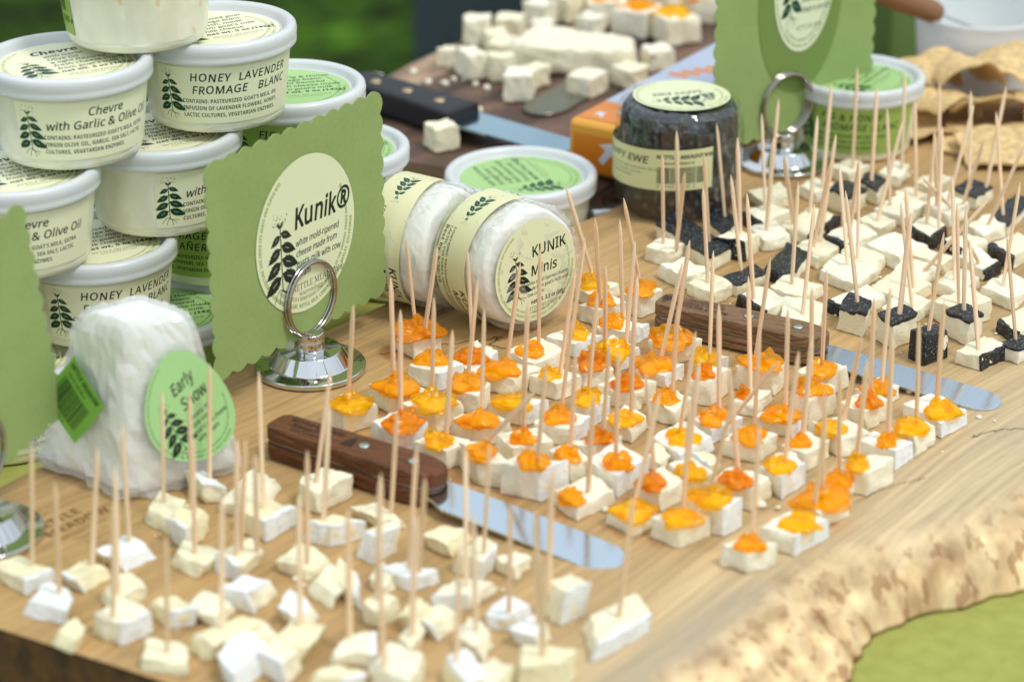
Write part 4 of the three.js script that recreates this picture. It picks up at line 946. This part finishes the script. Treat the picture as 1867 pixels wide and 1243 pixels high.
  const rect = [], cs = Math.cos(0.62), sn = Math.sin(0.62); for (const [a0, b0, a1, b1] of [[-1, -1, 1, -1], [1, -1, 1, 1], [1, 1, -1, 1], [-1, 1, -1, -1]]) for (let k = 0; k < 8; k++) { const A = lerp(a0, a1, k / 8), B = lerp(b0, b1, k / 8), X = A * 0.0175, Y = B * 0.015, rx = X * cs + Y * sn, ry = -X * sn + Y * cs; rect.push([0.60 - rx / 0.05, 0.52 + ry / 0.088, (A + 1) / 2, (B + 1) / 2]); }
  part(o, 'barcode_sticker', patch(rect, 0.0052, 'L'), code);
}
{ // black ash cheese in film
  const o = thing('ash_cheese_drum', 'tall black ash-coated cheese drum in clear film with cream band label', 'cheese', [0.1015, 0.0004, -0.2065]);
  const R = 0.0355, H = 0.068;
  const g0 = lathe([[0, 0], [R * 0.85, 0], [R * 0.95, 0.002], [R, 0.008], [R * 1.01, 0.02], [R * 1.01, 0.034], [R * 1.01, 0.05], [R * 1.0, 0.0585], [R * 0.965, 0.0640], [R * 0.90, 0.0668], [R * 0.78, H], [R * 0.35, H + 0.0004], [0, H + 0.0004]], 80);
  const g = g0;
  const t = dataTex(1024, 512, (u, v) => { const a = fbm(u * 46, v * 24, 3, 5), b = fbm(u * 12, v * 7, 8, 3), k = sstep(0.02, 0.3, a) * 0.55 + sstep(0.0, 0.4, b) * 0.2, y = sstep(0.47, 0.52, fbm(u * 8, v * 5, 21, 2)); return [lerp(lerp(20, 168, k), 205, y), lerp(lerp(22, 168, k), 160, y), lerp(lerp(24, 162, k), 60, y)]; });
  const b = dataTex(512, 256, (u, v) => { const k = 128 + 150 * fbm(u * 40, v * 20, 3, 5); return [k, k, k]; }, false);
  part(o, 'cheese', g, std(0.52, 0.56, 0.6, 0.5, { map: t, bumpMap: b, bumpScale: 0.002 }));
  const fl = lathe([[0, 0], [R * 0.9, 0.0], [R * 1.03, 0.004], [R * 1.06, 0.014], [R * 1.06, 0.03], [R * 1.06, 0.048], [R * 1.045, 0.0585], [R * 1.01, 0.0648], [R * 0.94, 0.0682], [R * 0.78, H + 0.0012], [R * 0.35, H + 0.0014], [0, H + 0.0014]], 56);
  const pf = fl.attributes.position; for (let i = 0; i < pf.count; i++) { const x = pf.getX(i), y = pf.getY(i), z = pf.getZ(i), a = Math.atan2(z, x), l = Math.hypot(x, z); const c = (Math.abs(N3(a * 4, y * 50, 2)) * 0.0016 + Math.pow(1 - Math.abs(N3(a * 7, y * 38, 5)), 5) * 0.0014 + Math.abs(N3(a * 14, y * 130, 9)) * 0.0008) * sstep(0.01, 0.03, l); if (l > 1e-5) pf.setXYZ(i, x * (1 + c / l), y, z * (1 + c / l)); }
  part(o, 'cling_film', crumple(weldPos(fl), 0.0005), clearFilm);
  const top = stickerMat(roundSticker('#e2e6be', 0, (x) => { x.save(); x.translate(512, 512); x.rotate(2.9); x.translate(-512, -512); hand(x, 'SAPPY EWE', 260, 620, 110); nettle(x, 240, 250, 300, GREEN_INK, 0); x.restore(); x.save(); x.translate(180, 700); x.rotate(-Math.PI / 2); nettle(x, 0, 0, 640, '#173b2a'); x.restore(); }, '#8a9c4d'));
  const ts = part(o, 'top_sticker', new THREE.CircleGeometry(0.0295, 64).rotateX(-Math.PI / 2), top); ts.position.set(0.001, H + 0.0022, 0.0);
  const band = stickerMat(canvasTex(1600, 420, (x) => { x.fillStyle = '#dcdba6'; x.fillRect(0, 0, 1600, 420); hand(x, 'SAPPY EWE', 620, 150, 100); x.font = '30px sans-serif'; x.fillStyle = INK; ['CONTAINS: PASTEURIZED SHEEP AND GOAT MILK,', 'MAPLE SAP, PINE ASH, SEA SALT, LACTIC', 'CULTURES, VEGETARIAN ENZYMES'].forEach((s, i) => x.fillText(s, 520, 220 + i * 44)); hand(x, 'NETTLE MEADOW®', 1180, 90, 54, { weight: 'bold', squeeze: 0.85 }); x.font = 'bold 36px sans-serif'; x.fillText('Batch: 9662-4', 1230, 150); barcode(x, 1190, 180, 340, 170); x.font = '34px sans-serif'; x.fillText('0  85162  00090  2', 1190, 390); }));
  part(o, 'band_label', grid(60, 1, (u, v) => { const a = lerp(-165, 27, u) * D2R, r = R * 1.06 + 0.0024; return V(Math.sin(a) * r, lerp(0.0245, 0.050, v) + (a - 0.4) * 0.0022, Math.cos(a) * r); }), band);
}

// ---------------------------------------------------------------- knives
function knife(name, label, pos, turn, woodRGB, textLines, bladeTilt) {
  const o = thing(name, label, 'knife', pos, turn, undefined);
  const wt = dataTex(512, 128, (u, v) => { const k = 0.9 + fbm(u * 5, v * 40, 3, 4) * 0.7 + fbm(u * 40, v * 160, 6, 2) * 0.35; return [woodRGB[0] * k, woodRGB[1] * k, woodRGB[2] * k]; });
  const wb = dataTex(256, 64, (u, v) => { const k = 128 + 120 * fbm(u * 14, v * 90, 3, 3); return [k, k, k]; }, false);
  const wm = std(0.9, 0.9, 0.9, 0.6, { map: wt, bumpMap: wb, bumpScale: 0.0006, specularIntensity: 0.4 });
  const HL = 0.102, HW = 0.0195, HT = 0.0078;
  const sh = new THREE.Shape(); sh.moveTo(0.004, -HW * 0.42); sh.lineTo(HL * 0.72, -HW * 0.5); sh.quadraticCurveTo(HL * 1.0, -HW * 0.56, HL, 0); sh.quadraticCurveTo(HL * 1.0, HW * 0.56, HL * 0.72, HW * 0.5); sh.lineTo(0.004, HW * 0.42); sh.quadraticCurveTo(0, HW * 0.38, 0, 0.003); sh.lineTo(0, -0.003); sh.quadraticCurveTo(0, -HW * 0.38, 0.004, -HW * 0.42);
  for (const y of [0.0012, 0.0012 + HT + 0.0015]) {   // two wooden scales with the tang between them
    const g = new THREE.ExtrudeGeometry(sh, { depth: HT - 0.002, bevelEnabled: true, bevelThickness: 0.001, bevelSize: 0.0012, bevelSegments: 3, curveSegments: 16 }); g.rotateX(-Math.PI / 2); g.translate(-HL, y + 0.001, 0);
    const uv = [], p = g.attributes.position; for (let i = 0; i < p.count; i++) uv.push((p.getX(i) + HL) / HL, (p.getZ(i) + p.getY(i) * 0.6) / 0.03); g.setAttribute('uv', new THREE.Float32BufferAttribute(uv, 2));
    part(o, 'handle_scale', g, wm);
  }
  const tang = new THREE.ExtrudeGeometry(sh, { depth: 0.0014, bevelEnabled: false, curveSegments: 16 }); tang.rotateX(-Math.PI / 2); tang.translate(-HL, 0.0012 + HT + 0.0002, 0);
  const steel = std(0.28, 0.27, 0.26, 0.3, { metalness: 1 });
  part(o, 'tang', tang, steel);
  for (const x of [-0.047, -0.017]) { const r = part(o, 'rivet', lathe([[0, 0.0006], [0.0024, 0.0005], [0.0030, 0], [0.0030, -0.003]], 24), std(0.55, 0.6, 0.6, 0.25, { metalness: 1 })); r.position.set(x, 0.0012 + HT * 2 + 0.0021, 0); }
  // blade: broad spreader with a serrated lower edge and a round end
  const bl = new THREE.Shape(), L = 0.104, pts = [[0, 0.0085], [L * 0.55, 0.0095]];
  for (let i = 0; i <= 14; i++) { const a = lerp(Math.PI / 2, -Math.PI / 2, i / 14); pts.push([L - 0.011 + Math.cos(a) * 0.012, -0.0018 + Math.sin(a) * 0.0113]); }
  for (let i = 0; i <= 26; i++) { const k = i / 26, x = lerp(L - 0.016, 0.012, k); pts.push([x, -0.0135 + 0.001 * Math.sin(k * 3)], [lerp(L - 0.016, 0.012, k + 0.5 / 26), -0.0126]); }
  pts.push([0.004, -0.0095], [0, -0.0085]); bl.setFromPoints(pts.map(([x, y]) => new THREE.Vector2(x, y)));
  const bg = new THREE.ExtrudeGeometry(bl, { depth: 0.0012, bevelEnabled: true, bevelThickness: 0.0002, bevelSize: 0.0002, bevelSegments: 1 }); bg.rotateX(-Math.PI / 2); bg.translate(-0.002, -0.0007, 0);
  const sb = dataTex(64, 512, (u, v) => { const k = 128 + 90 * N3(v * 160, 1, 2) + 40 * N3(v * 400, u * 2, 5); return [k, k, k]; }, false);
  const bm = std(0.56, 0.64, 0.71, 0.13, { metalness: 1, bumpMap: sb, bumpScale: 0.00002 });
  const uvb = [], pb = bg.attributes.position; for (let i = 0; i < pb.count; i++) uvb.push(pb.getZ(i) / 0.03, pb.getX(i) / 0.1); bg.setAttribute('uv', new THREE.Float32BufferAttribute(uvb, 2));
  const bm2 = part(o, 'blade', bg, bm); bm2.position.set(0, 0.0012 + HT - 0.001, 0.002); bm2.rotation.x = bladeTilt[0]; bm2.rotation.z = bladeTilt[1];
  if (textLines) {
    const tt = canvasTex(1024, 256, (x) => { x.clearRect(0, 0, 1024, 256); x.save(); x.translate(512, 128); x.rotate(textLines.flip ? Math.PI : 0); x.translate(-512, -128); x.textAlign = 'center'; textLines.lines.forEach(([s, y, z]) => { x.font = `bold ${z}px sans-serif`; x.fillStyle = 'rgba(25,18,12,0.9)'; x.fillText(s, 512, y); }); nettle(x, 930, 20, 220, 'rgba(25,18,12,0.9)'); x.restore(); });
    const m = std(1, 1, 1, 0.7, { map: tt, transparent: true }); const s = part(o, 'burned_stamp', new THREE.PlaneGeometry(0.056, 0.0145).rotateX(-Math.PI / 2), m); s.position.set(textLines.x, 0.0012 + HT * 2 + 0.0023, 0);
  }
  return o;
}
const stampLines = { flip: true, x: -0.075, lines: [['NETTLE MEADOW', 80, 74], ['Artisan Cheese', 160, 64], ['some follow cows', 228, 48]] };
knife('cheese_knife', 'dark brown handled spreader knife in front of the jam-topped cheese', [-0.0325, 0.0002, 0.1895], -33.6 * D2R, [118, 76, 50], { ...stampLines, flip: false, x: -0.078 }, [0.10, -0.082]).scale.setScalar(0.975);
knife('cheese_knife', 'weathered grey brown spreader knife between jam-topped and ash-rind cheese', [0.1655, 0.0002, 0.0305], -30 * D2R, [142, 112, 82], stampLines, [0.05, -0.075]).scale.setScalar(0.955);
// ---------------------------------------------------------------- the far board and what lies on it
{
  const o = thing('far_board', 'dark brown wooden board with a pale rim behind the tubs', 'serving board');
  const dir = V(0.54, 0, -0.842), acr = V(0.842, 0, 0.54), or = V(-0.107, 0, -0.435);
  const at = (s, t, y) => V(or.x + dir.x * s + acr.x * t, y, or.z + dir.z * s + acr.z * t);
  const wt = dataTex(1024, 512, (u, v) => { const k = 0.85 + fbm(u * 5, v * 34, 3, 4) * 0.9 + fbm(u * 30, v * 160, 4, 2) * 0.25; return [112 * k, 84 * k, 68 * k]; });
  const prof = [[0, T], [0, -0.006], [0.0015, -0.0015], [0.004, 0], [0.03, 0], [0.12, 0], [0.235, 0], [0.245, -0.003], [0.249, -0.012], [0.25, T]], n = prof.length - 1;
  const S0 = (t) => -0.13 + 0.05 * clamp(t / 0.25, 0, 1);
  const edge = (s) => 0.004 * N3(s * 14, 1, 1) + 0.002 * N3(s * 50, 1, 4);
  part(o, 'slab', grid(60, n, (u, v) => { const k = prof[Math.round(v * n)], s = lerp(S0(k[0]), 0.42, u); return at(s, k[0] + (k[0] > 0.2 || k[0] < 0.003 ? edge(s + k[0]) : 0), k[1]); }, (u, v) => [u, v]), std(0.8, 0.8, 0.8, 0.6, { map: wt }));
  part(o, 'pale_rim', grid(60, 3, (u, v) => { const s = lerp(-0.13, 0.42, u), w = 0.034 + 0.004 * N3(s * 20, 2, 2); return at(s, lerp(-0.001, w, v) + (v === 0 ? edge(s) : 0), 0.0006 + (v === 0 ? -0.0012 : 0)); }, (u, v) => [u * 3, v * 0.2]), std(0.42, 0.31, 0.22, 0.6, { map: dataTex(512, 64, (u, v) => { const k = 0.92 + fbm(u * 9, v * 9, 3, 4) * 0.5; return [245 * k, 235 * k, 225 * k]; }) }));
  for (const far of [0, 1]) part(o, 'board_end', grid(n, 1, (u, v) => { const k = prof[Math.round(u * n)], s0 = far ? 0.42 : S0(k[0]); return at(s0 - (far ? 0 : 0.0008), k[0] + (k[0] > 0.2 || k[0] < 0.003 ? edge(s0 + k[0]) : 0), v ? k[1] : T); }), std(0.2, 0.12, 0.08, 0.8, {}));
}
function block(name, label, group, x, z, w, h, d, turn, mat, y = 0.0004, id = 1) {
  const o = thing(name, label, 'cheese bite', [x / 1000, y, z / 1000], turn, group);
  const row = [0, 0, h * 10, w * 5, d * 5, w * 5, -d * 5, -w * 5, -d * 5, -w * 5, d * 5];
  part(o, 'cheese', mapBox(BOX, biteMap(row, id + 300, 1.4)), mat); return o;
}
[[-26, -540, 20, 20, 20], [-2, -552, 19, 17, 20], [21, -583, 20, 19, 19], [42, -598, 19, 20, 18], [-29, -462, 26, 19, 16], [-8, -452, 18, 19, 15], [5, -412, 23, 19, 20], [-4, -492, 22, 17, 22], [52, -422, 24, 15, 20], [82, -440, 22, 14, 18], [104, -478, 20, 16, 18], [-12, -522, 16, 14, 16], [22, -545, 17, 15, 17], [-44, -486, 15, 13, 15], [58, -560, 18, 15, 17], [16, -440, 17, 14, 16]].forEach(([x, z, w, h, d], i) =>
  block('far_cheese_cube', 'pale yellow cheese cube on the dark board behind the tubs', 'cheese cubes on the far board', x, z, w * 0.84, h * 0.8, d * 0.84, i * 1.3, creamVariants[i % 4], 0.0008, i));
block('cheese_bite_offcut', 'lone cheese cube on the far board beside the black knife', undefined, -46, -310, 15, 13, 15, 0.5, creamVariants[1], 0.0006, 40);
{ // large soft cheese slab being cut up
  const o = thing('cheese_slab', 'large white rinded cheese slab among cubes on the far board', 'cheese', [0.045, 0.0008, -0.482], -0.35);
  part(o, 'cheese', mapBox(softBox([14, 6, 10], 0.1), biteMap([0, 0, 170, -360, 250, 430, 130, 340, -190, -350, -220], 77, 2.4)), whiteVariants[2]);
}
[[71, -590, 1], [94, -566, 1], [120, -548, 0], [146, -600, 2], [118, -612, 1]].forEach(([x, z, tn], i) => {
  const o = block('far_jam_bite', 'cheese cube with orange jam at the far end of the dark board', 'jam cheese on the far board', x, z, 26, 16, 24, i, whiteVariants[i % 3], 0.0008, i + 50);
  const j = part(o, 'jam', jamGeo(0.014, 0.008, i + 200), jamMats[tn]); j.position.set(0, 0.0165, 0);
});
{ // jam spread heaped beyond
  const o = solo('jam_heap', jamGeo(0.036, 0.016, 330), jamMats[1], 'glossy heap of orange jam at the top of the far board', 'jam'); o.position.set(0.112, 0.006, -0.655);
}
{
  const gs = []; for (let i = 0; i < 26; i++) { const g = weldPos(new THREE.IcosahedronGeometry(rr(0.001, 0.0028), 1)); g.translate(-0.065 + rr(-0.035, 0.05), 0.0016, -0.42 + rr(-0.05, 0.06)); gs.push(g); }
  const m = part(scene, 'far_board_crumbs', mergeGeometries(gs), whiteVariants[1]); m.userData = { kind: 'stuff', label: 'white cheese crumbs scattered on the dark far board', category: 'crumbs' };
}
{ // black handled knife
  const o = thing('black_knife', 'black handled knife with brass rivets lying at the far board', 'knife', [-0.0345, 0.001, -0.338], -0.74);
  const sh = new THREE.Shape(); sh.moveTo(-0.095, -0.009); sh.quadraticCurveTo(-0.103, 0, -0.095, 0.011); sh.quadraticCurveTo(-0.06, 0.014, -0.03, 0.0105); sh.lineTo(0, 0.0125); sh.lineTo(0.001, -0.0125); sh.quadraticCurveTo(-0.05, -0.008, -0.095, -0.009);
  const g = new THREE.ExtrudeGeometry(sh, { depth: 0.012, bevelEnabled: true, bevelThickness: 0.003, bevelSize: 0.003, bevelSegments: 4 }); g.rotateX(-Math.PI / 2); g.translate(0, 0.0035, 0);
  part(o, 'handle', g, std(0.012, 0.013, 0.016, 0.4));
  for (const x of [-0.078, -0.048, -0.018]) { const r = part(o, 'rivet', lathe([[0, 0.0005], [0.0034, 0.0003], [0.004, -0.002]], 20), std(0.7, 0.52, 0.3, 0.3, { metalness: 1 })); r.position.set(x, 0.0189, 0.0005); }
  const b = new THREE.Shape(); b.moveTo(0, -0.014); b.lineTo(0.075, -0.012); b.quadraticCurveTo(0.095, -0.008, 0.1, 0.012); b.lineTo(0.085, 0.018); b.lineTo(0, 0.016);
  const bg = new THREE.ExtrudeGeometry(b, { depth: 0.0016, bevelEnabled: false }); bg.rotateX(-Math.PI / 2); bg.translate(0.002, 0.009, 0); part(o, 'blade', bg, std(0.42, 0.6, 0.7, 0.12, { metalness: 1 }));
}
{ // broad grey cutter, its round end toward the tubs
  const o = thing('cheese_cutter', 'broad grey cutter with a rounded end on the far board', 'knife', [0.022, 0.0012, -0.385], 1.05);
  const b = new THREE.Shape(); b.moveTo(0.06, -0.014); b.lineTo(0.006, -0.0155); b.quadraticCurveTo(-0.014, -0.013, -0.015, 0); b.quadraticCurveTo(-0.014, 0.013, 0.006, 0.0155); b.lineTo(0.06, 0.014);
  const g = new THREE.ExtrudeGeometry(b, { depth: 0.0014, bevelEnabled: true, bevelThickness: 0.0003, bevelSize: 0.0003, bevelSegments: 1 }); g.rotateX(-Math.PI / 2); part(o, 'blade', g, std(0.22, 0.22, 0.17, 0.35, { metalness: 0.7 }));
}
{ // cracker box lying on the far board
  const L = 0.2, H = 0.036, W = 0.055;
  const o = thing('cracker_box', 'orange and white cracker box lying between far board and green card', 'box', [0.112, 0.0008, -0.333], Math.atan2(0.842, 0.54) );
  const face = (w, h, d) => std(0.85, 0.85, 0.85, 0.4, { map: canvasTex(w, h, d), clearcoat: 0.3 });
  const arrow = (x, cx, cy, s, r) => { x.save(); x.translate(cx, cy); x.rotate(r); x.scale(s, s); x.fillStyle = '#dfe4ee'; x.beginPath(); x.moveTo(-10, 40); x.lineTo(-10, 0); x.lineTo(-34, 0); x.lineTo(0, -42); x.lineTo(34, 0); x.lineTo(10, 0); x.lineTo(10, 40); x.closePath(); x.fill(); x.restore(); };
  const top = face(1024, 300, (x) => { x.fillStyle = '#c3cfe6'; x.fillRect(0, 0, 1024, 300); x.fillStyle = '#ef8d1d'; x.fillRect(0, 0, 190, 300); for (let i = 0; i < 3; i++) arrow(x, 60 + i * 46, 70 + i * 70, 0.8, 0.8); x.fillStyle = '#f08c26'; for (let i = 0; i < 5; i++) x.fillRect(560 + i * 46, 40 + i * 30, 34, 90); x.fillStyle = '#27506f'; x.fillRect(760, 150, 200, 110); x.fillStyle = '#9fb8d8'; x.fillRect(640, 210, 90, 60); });
  const side = face(1024, 200, (x) => { x.fillStyle = '#e88a10'; x.fillRect(0, 0, 1024, 200); x.fillStyle = '#f29d1c'; x.fillRect(0, 0, 1024, 60); arrow(x, 120, 110, 1.5, 0.9); arrow(x, 330, 110, 1.2, 0.9); x.fillStyle = '#c9d3e6'; x.fillRect(520, 0, 504, 200); });
  const end = face(300, 200, (x) => { x.fillStyle = '#e6860c'; x.fillRect(0, 0, 300, 200); arrow(x, 170, 100, 1.6, 0.6); x.fillStyle = 'rgba(240,170,40,0.9)'; x.fillRect(0, 0, 300, 30); });
  const body = new RoundedBoxGeometry(L, H, W, 4, 0.005); body.translate(0, H / 2, 0); part(o, 'carton', body, std(0.78, 0.36, 0.035, 0.42, { clearcoat: 0.3 }));
  const p1 = part(o, 'top_print', new THREE.PlaneGeometry(L - 0.01, W - 0.008).rotateX(-Math.PI / 2), top); p1.position.y = H + 0.0004;
  const p2 = part(o, 'side_print', new THREE.PlaneGeometry(L - 0.01, H - 0.008), side); p2.position.set(0, H / 2, W / 2 + 0.0004);
  const p3 = part(o, 'end_print', new THREE.PlaneGeometry(W - 0.01, H - 0.008).rotateY(-Math.PI / 2), end); p3.position.set(-L / 2 - 0.0004, H / 2, 0);
}
{ // thin curled crackers in a heap
  const ct = dataTex(512, 512, (u, v) => { const k = 0.97 + fbm(u * 10, v * 10, 2, 4) * 0.3, s = sstep(0.2, 0.36, fbm(u * 16, v * 16, 8, 3)) * 0.6; return [lerp(234 * k, 206, s), lerp(204 * k, 162, s), lerp(150 * k, 96, s)]; });
  const cm = std(0.86, 0.84, 0.8, 0.65, { map: ct, specularIntensity: 0.4 });
  const spots = [[268, 6, -335, 0.2, 0.3], [305, 8, -318, 1.2, 0.2], [342, 10, -330, 2.1, 0.35], [285, 26, -362, 0.8, 0.5], [325, 24, -352, 2.8, 0.3], [362, 22, -372, 1.7, 0.5], [300, 44, -382, 0.4, 0.6], [338, 42, -392, 2.3, 0.4], [276, 34, -394, 1.0, 0.5], [318, 14, -292, 0.1, 0.2], [358, 12, -298, 1.4, 0.2], [378, 34, -336, 2.5, 0.4], [256, 8, -366, 1.9, 0.3]];
  spots.forEach(([x, y, z, tn, bend], i) => {
    const W = 0.062, D = 0.05, shp = (u, v, side) => { const a = (u - 0.5) * 2, b = (v - 0.5) * 2, w = 1 - 0.15 * a * a; return V(a * W / 2 * (1 - bend * 0.35 * a * a), (1 - Math.cos(a * bend * 2.6)) * -0.016 + 0.018 + 0.006 * Math.sin(b * 1.9 + i) * bend + 0.0035 * N3(a * 2 + i * 5, b * 2, 1) + side, b * D / 2 * w + 0.004 * N3(a * 2, i * 3, 2)); };
    const a = grid(26, 20, (u, v) => shp(u, v, 0.0009)), b = grid(26, 20, (u, v) => shp(u, v, -0.0009)); const bi = b.index.array; for (let k = 0; k < bi.length; k += 3) { const t = bi[k + 1]; bi[k + 1] = bi[k + 2]; bi[k + 2] = t; } b.computeVertexNormals();
    const rim = []; for (const [f0, f1] of [[(t) => [t, 0], 0], [(t) => [1, t], 0], [(t) => [1 - t, 1], 0], [(t) => [0, 1 - t], 0]]) rim.push(grid(24, 1, (u, v) => { const [p, q] = f0(u); return shp(p, q, lerp(-0.0009, 0.0009, v)); }));
    const g = mergeGeometries([a, b, ...rim]); const m = solo('cracker', g, cm, 'thin curled golden cracker in the heap beside the white cup', 'cracker', 'crackers heaped beside the board'); m.position.set(x / 1000, y / 1000 - 0.012 - 0.01, z / 1000); m.rotation.set(rr(-0.25, 0.25), tn, rr(-0.2, 0.2));
  });
}
{ // translucent cup with soft cheese and a wooden handled spreader
  const o = thing('plastic_cup', 'translucent white plastic cup of soft cheese behind the crackers', 'cup', [0.327, T + 0.0004, -0.455]);
  o.scale.set(0.84, 0.84, 0.84);
  part(o, 'cup_wall', lathe([[0, 0], [0.042, 0], [0.0445, 0.002], [0.0535, 0.093], [0.0560, 0.0955], [0.0560, 0.0985], [0.0535, 0.0985], [0.0525, 0.096], [0.0435, 0.003], [0, 0.0015]], 64), std(0.84, 0.88, 0.92, 0.3, { transmission: 0.35, clearcoat: 0.4 }));
  const ch = weldPos(new THREE.CylinderGeometry(0.0490, 0.0440, 0.06, 48, 4)); const p = ch.attributes.position; for (let i = 0; i < p.count; i++) if (p.getY(i) > 0.029) p.setY(i, p.getY(i) + 0.006 * fbm(p.getX(i) * 60, 1, p.getZ(i) * 60, 3)); ch.computeVertexNormals();
  const c = part(o, 'soft_cheese', ch, whiteVariants[1]); c.position.y = 0.033;
  const s = thing('wooden_spreader', 'brown wooden handled spreader leaning on the white cup', 'spreader', [0.2935, 0.0545, -0.432]); s.rotation.set(0, 0.35, -0.42);
  part(s, 'handle', lathe([[0, -0.002], [0.006, -0.001], [0.0078, 0.004], [0.0085, 0.03], [0.0082, 0.09], [0.007, 0.12], [0, 0.123]], 24).rotateZ(Math.PI / 2), std(0.24, 0.115, 0.05, 0.55));
  const bg = new THREE.BoxGeometry(0.085, 0.0012, 0.014); bg.translate(0.042, 0, 0); part(s, 'blade', bg, std(0.6, 0.63, 0.65, 0.2, { metalness: 1 }));
}
{ // folded dark green card behind, and a wooden crate edge
  const o = thing('dark_green_carton', 'dark green carton standing behind the card with the dark oval', 'box', [0.262, T + 0.0004, -0.575], -0.6);
  const g = new RoundedBoxGeometry(0.075, 0.13, 0.05, 3, 0.004); g.translate(0, 0.065, 0); part(o, 'carton', g, std(0.09, 0.16, 0.04, 0.6));
  const w = thing('foil_packet', 'silver foil packet on the cloth beside the single green lidded tub', 'packet', [0.072, T + 0.0004, -0.236], 0.15);
  const pk = new RoundedBoxGeometry(0.05, 0.02, 0.016, 3, 0.004); pk.translate(0, 0.01, 0); part(w, 'foil', pk, std(0.8, 0.83, 0.86, 0.25, { metalness: 0.9 }));
}
// ---------------------------------------------------------------- beyond the table
{
  const o = thing('draped_stall', 'dark slate cloth draped over a second stall behind the far board', 'table', [0.35, GROUND, -2.05], 0.1);
  const cl = std(0.04, 0.062, 0.072, 0.85, {});
  const per = []; const w = 0.95, d = 0.5; const pts = [[-w / 2, d / 2], [w / 2, d / 2], [w / 2, -d / 2], [-w / 2, -d / 2]];
  for (let s = 0; s < 4; s++) for (let k = 0; k < 30; k++) { const a = pts[s], b = pts[(s + 1) % 4], t = k / 30, L = Math.hypot(b[0] - a[0], b[1] - a[1]); per.push([lerp(a[0], b[0], t), lerp(a[1], b[1], t), (b[1] - a[1]) / L, -(b[0] - a[0]) / L]); }
  const n = per.length;
  part(o, 'cloth_side', grid(n, 8, (u, v) => { const k = per[Math.round(u * n) % n], y = lerp(0.01, 0.74, v), f = (1 - v) * 0.03 * Math.sin(Math.round(u * n) * 0.9) + (1 - v) * 0.03; return V(k[0] - k[2] * f * -1, y, k[1] + k[3] * -f * -1); }), cl);
  part(o, 'cloth_top', new THREE.BoxGeometry(w - 0.002, 0.012, d - 0.002).translate(0, 0.7405, 0), cl);
  const p = thing('tent_pole', 'pale blue tent pole standing on the lawn', 'pole', [-0.87, GROUND, -2.6]);
  part(p, 'tube', new THREE.CylinderGeometry(0.025, 0.025, 2.4, 20).translate(0, 1.2, 0), std(0.45, 0.62, 0.66, 0.4));
  part(p, 'foot', new THREE.BoxGeometry(0.14, 0.01, 0.14).translate(0, 0.004, 0), std(0.4, 0.45, 0.48, 0.5));
}
{ // trees along the lawn, out of frame: the chrome mirrors them
  const bark = std(0.09, 0.065, 0.045, 0.9), leaves = [[0.025, 0.05, 0.016], [0.035, 0.064, 0.02]].map(([r, g, b]) => std(r, g, b, 0.7, { transmission: 0.25 }));
  function makeTree(hgt, wid, li) {
    const o = new THREE.Group();
    const tr = lathe([[0.24, 0], [0.17, 0.5], [0.14, hgt * 0.35], [0.07, hgt * 0.7], [0.01, hgt * 0.92]], 12), gs = [tr.toNonIndexed()];
    for (let i = 0; i < 9; i++) { const a = i * 2.4, y = hgt * (0.25 + i * 0.06), l = wid * 0.7 * (1 - i * 0.06); gs.push(new THREE.TubeGeometry(new THREE.QuadraticBezierCurve3(V(0, y, 0), V(Math.cos(a) * l * 0.5, y + 0.3, Math.sin(a) * l * 0.5), V(Math.cos(a) * l, y + 0.9, Math.sin(a) * l)), 6, 0.035, 6).toNonIndexed()); }
    part(o, 'trunk', mergeGeometries(gs), bark);
    const P = [], I = []; const cl = []; for (let i = 0; i < 46; i++) { const y = Math.pow(rnd(), 0.8), a = rnd() * 7, q = Math.sqrt(rnd()) * wid * (1 - 0.75 * Math.pow(Math.abs(y - 0.35) * 1.4, 1.6)); cl.push([Math.cos(a) * q, hgt * (0.22 + 0.78 * y), Math.sin(a) * q, rr(0.45, 0.95)]); }
    for (let i = 0; i < 9000; i++) { const c = cl[i % cl.length], d = V(rnd() - 0.5, rnd() - 0.5, rnd() - 0.5).normalize().multiplyScalar(c[3] * Math.cbrt(rnd())), s = rr(0.06, 0.12), ax = V(rnd() - 0.5, rnd() - 0.5, rnd() - 0.5).normalize(), bx = V(rnd() - 0.5, rnd() - 0.5, rnd() - 0.5).normalize(), k = P.length / 3; const x = c[0] + d.x, y = c[1] + d.y, z = c[2] + d.z; P.push(x, y, z, x + ax.x * s + bx.x * s * 0.4, y + ax.y * s + bx.y * s * 0.4, z + ax.z * s + bx.z * s * 0.4, x + ax.x * s * 2, y + ax.y * s * 2, z + ax.z * s * 2, x + ax.x * s - bx.x * s * 0.4, y + ax.y * s - bx.y * s * 0.4, z + ax.z * s - bx.z * s * 0.4); I.push(k, k + 1, k + 2, k, k + 2, k + 3); }
    const g = new THREE.BufferGeometry(); g.setAttribute('position', new THREE.Float32BufferAttribute(P, 3)); g.setIndex(I); g.computeVertexNormals(); part(o, 'crown', g, leaves[li]); return o;
  }
  const a = makeTree(7.5, 2.6, 0), b = makeTree(6.2, 2.9, 1);
  [[-6.5, -10, 0], [-2.4, -11.5, 1], [1.6, -10.5, 0], [5.6, -11.5, 1], [9.6, -9.5, 0], [-10.5, -7, 1]].forEach(([x, z, k], i) => {
    const t = (k ? b : a).clone(); t.name = numbered('lawn_tree'); t.position.set(x, GROUND - 0.03, z); t.rotation.y = i * 1.1; t.userData = { label: 'leafy dark green tree along the far side of the lawn', category: 'tree', group: 'trees along the lawn' }; scene.add(t);
  });
}
renderer.render(scene, camera);
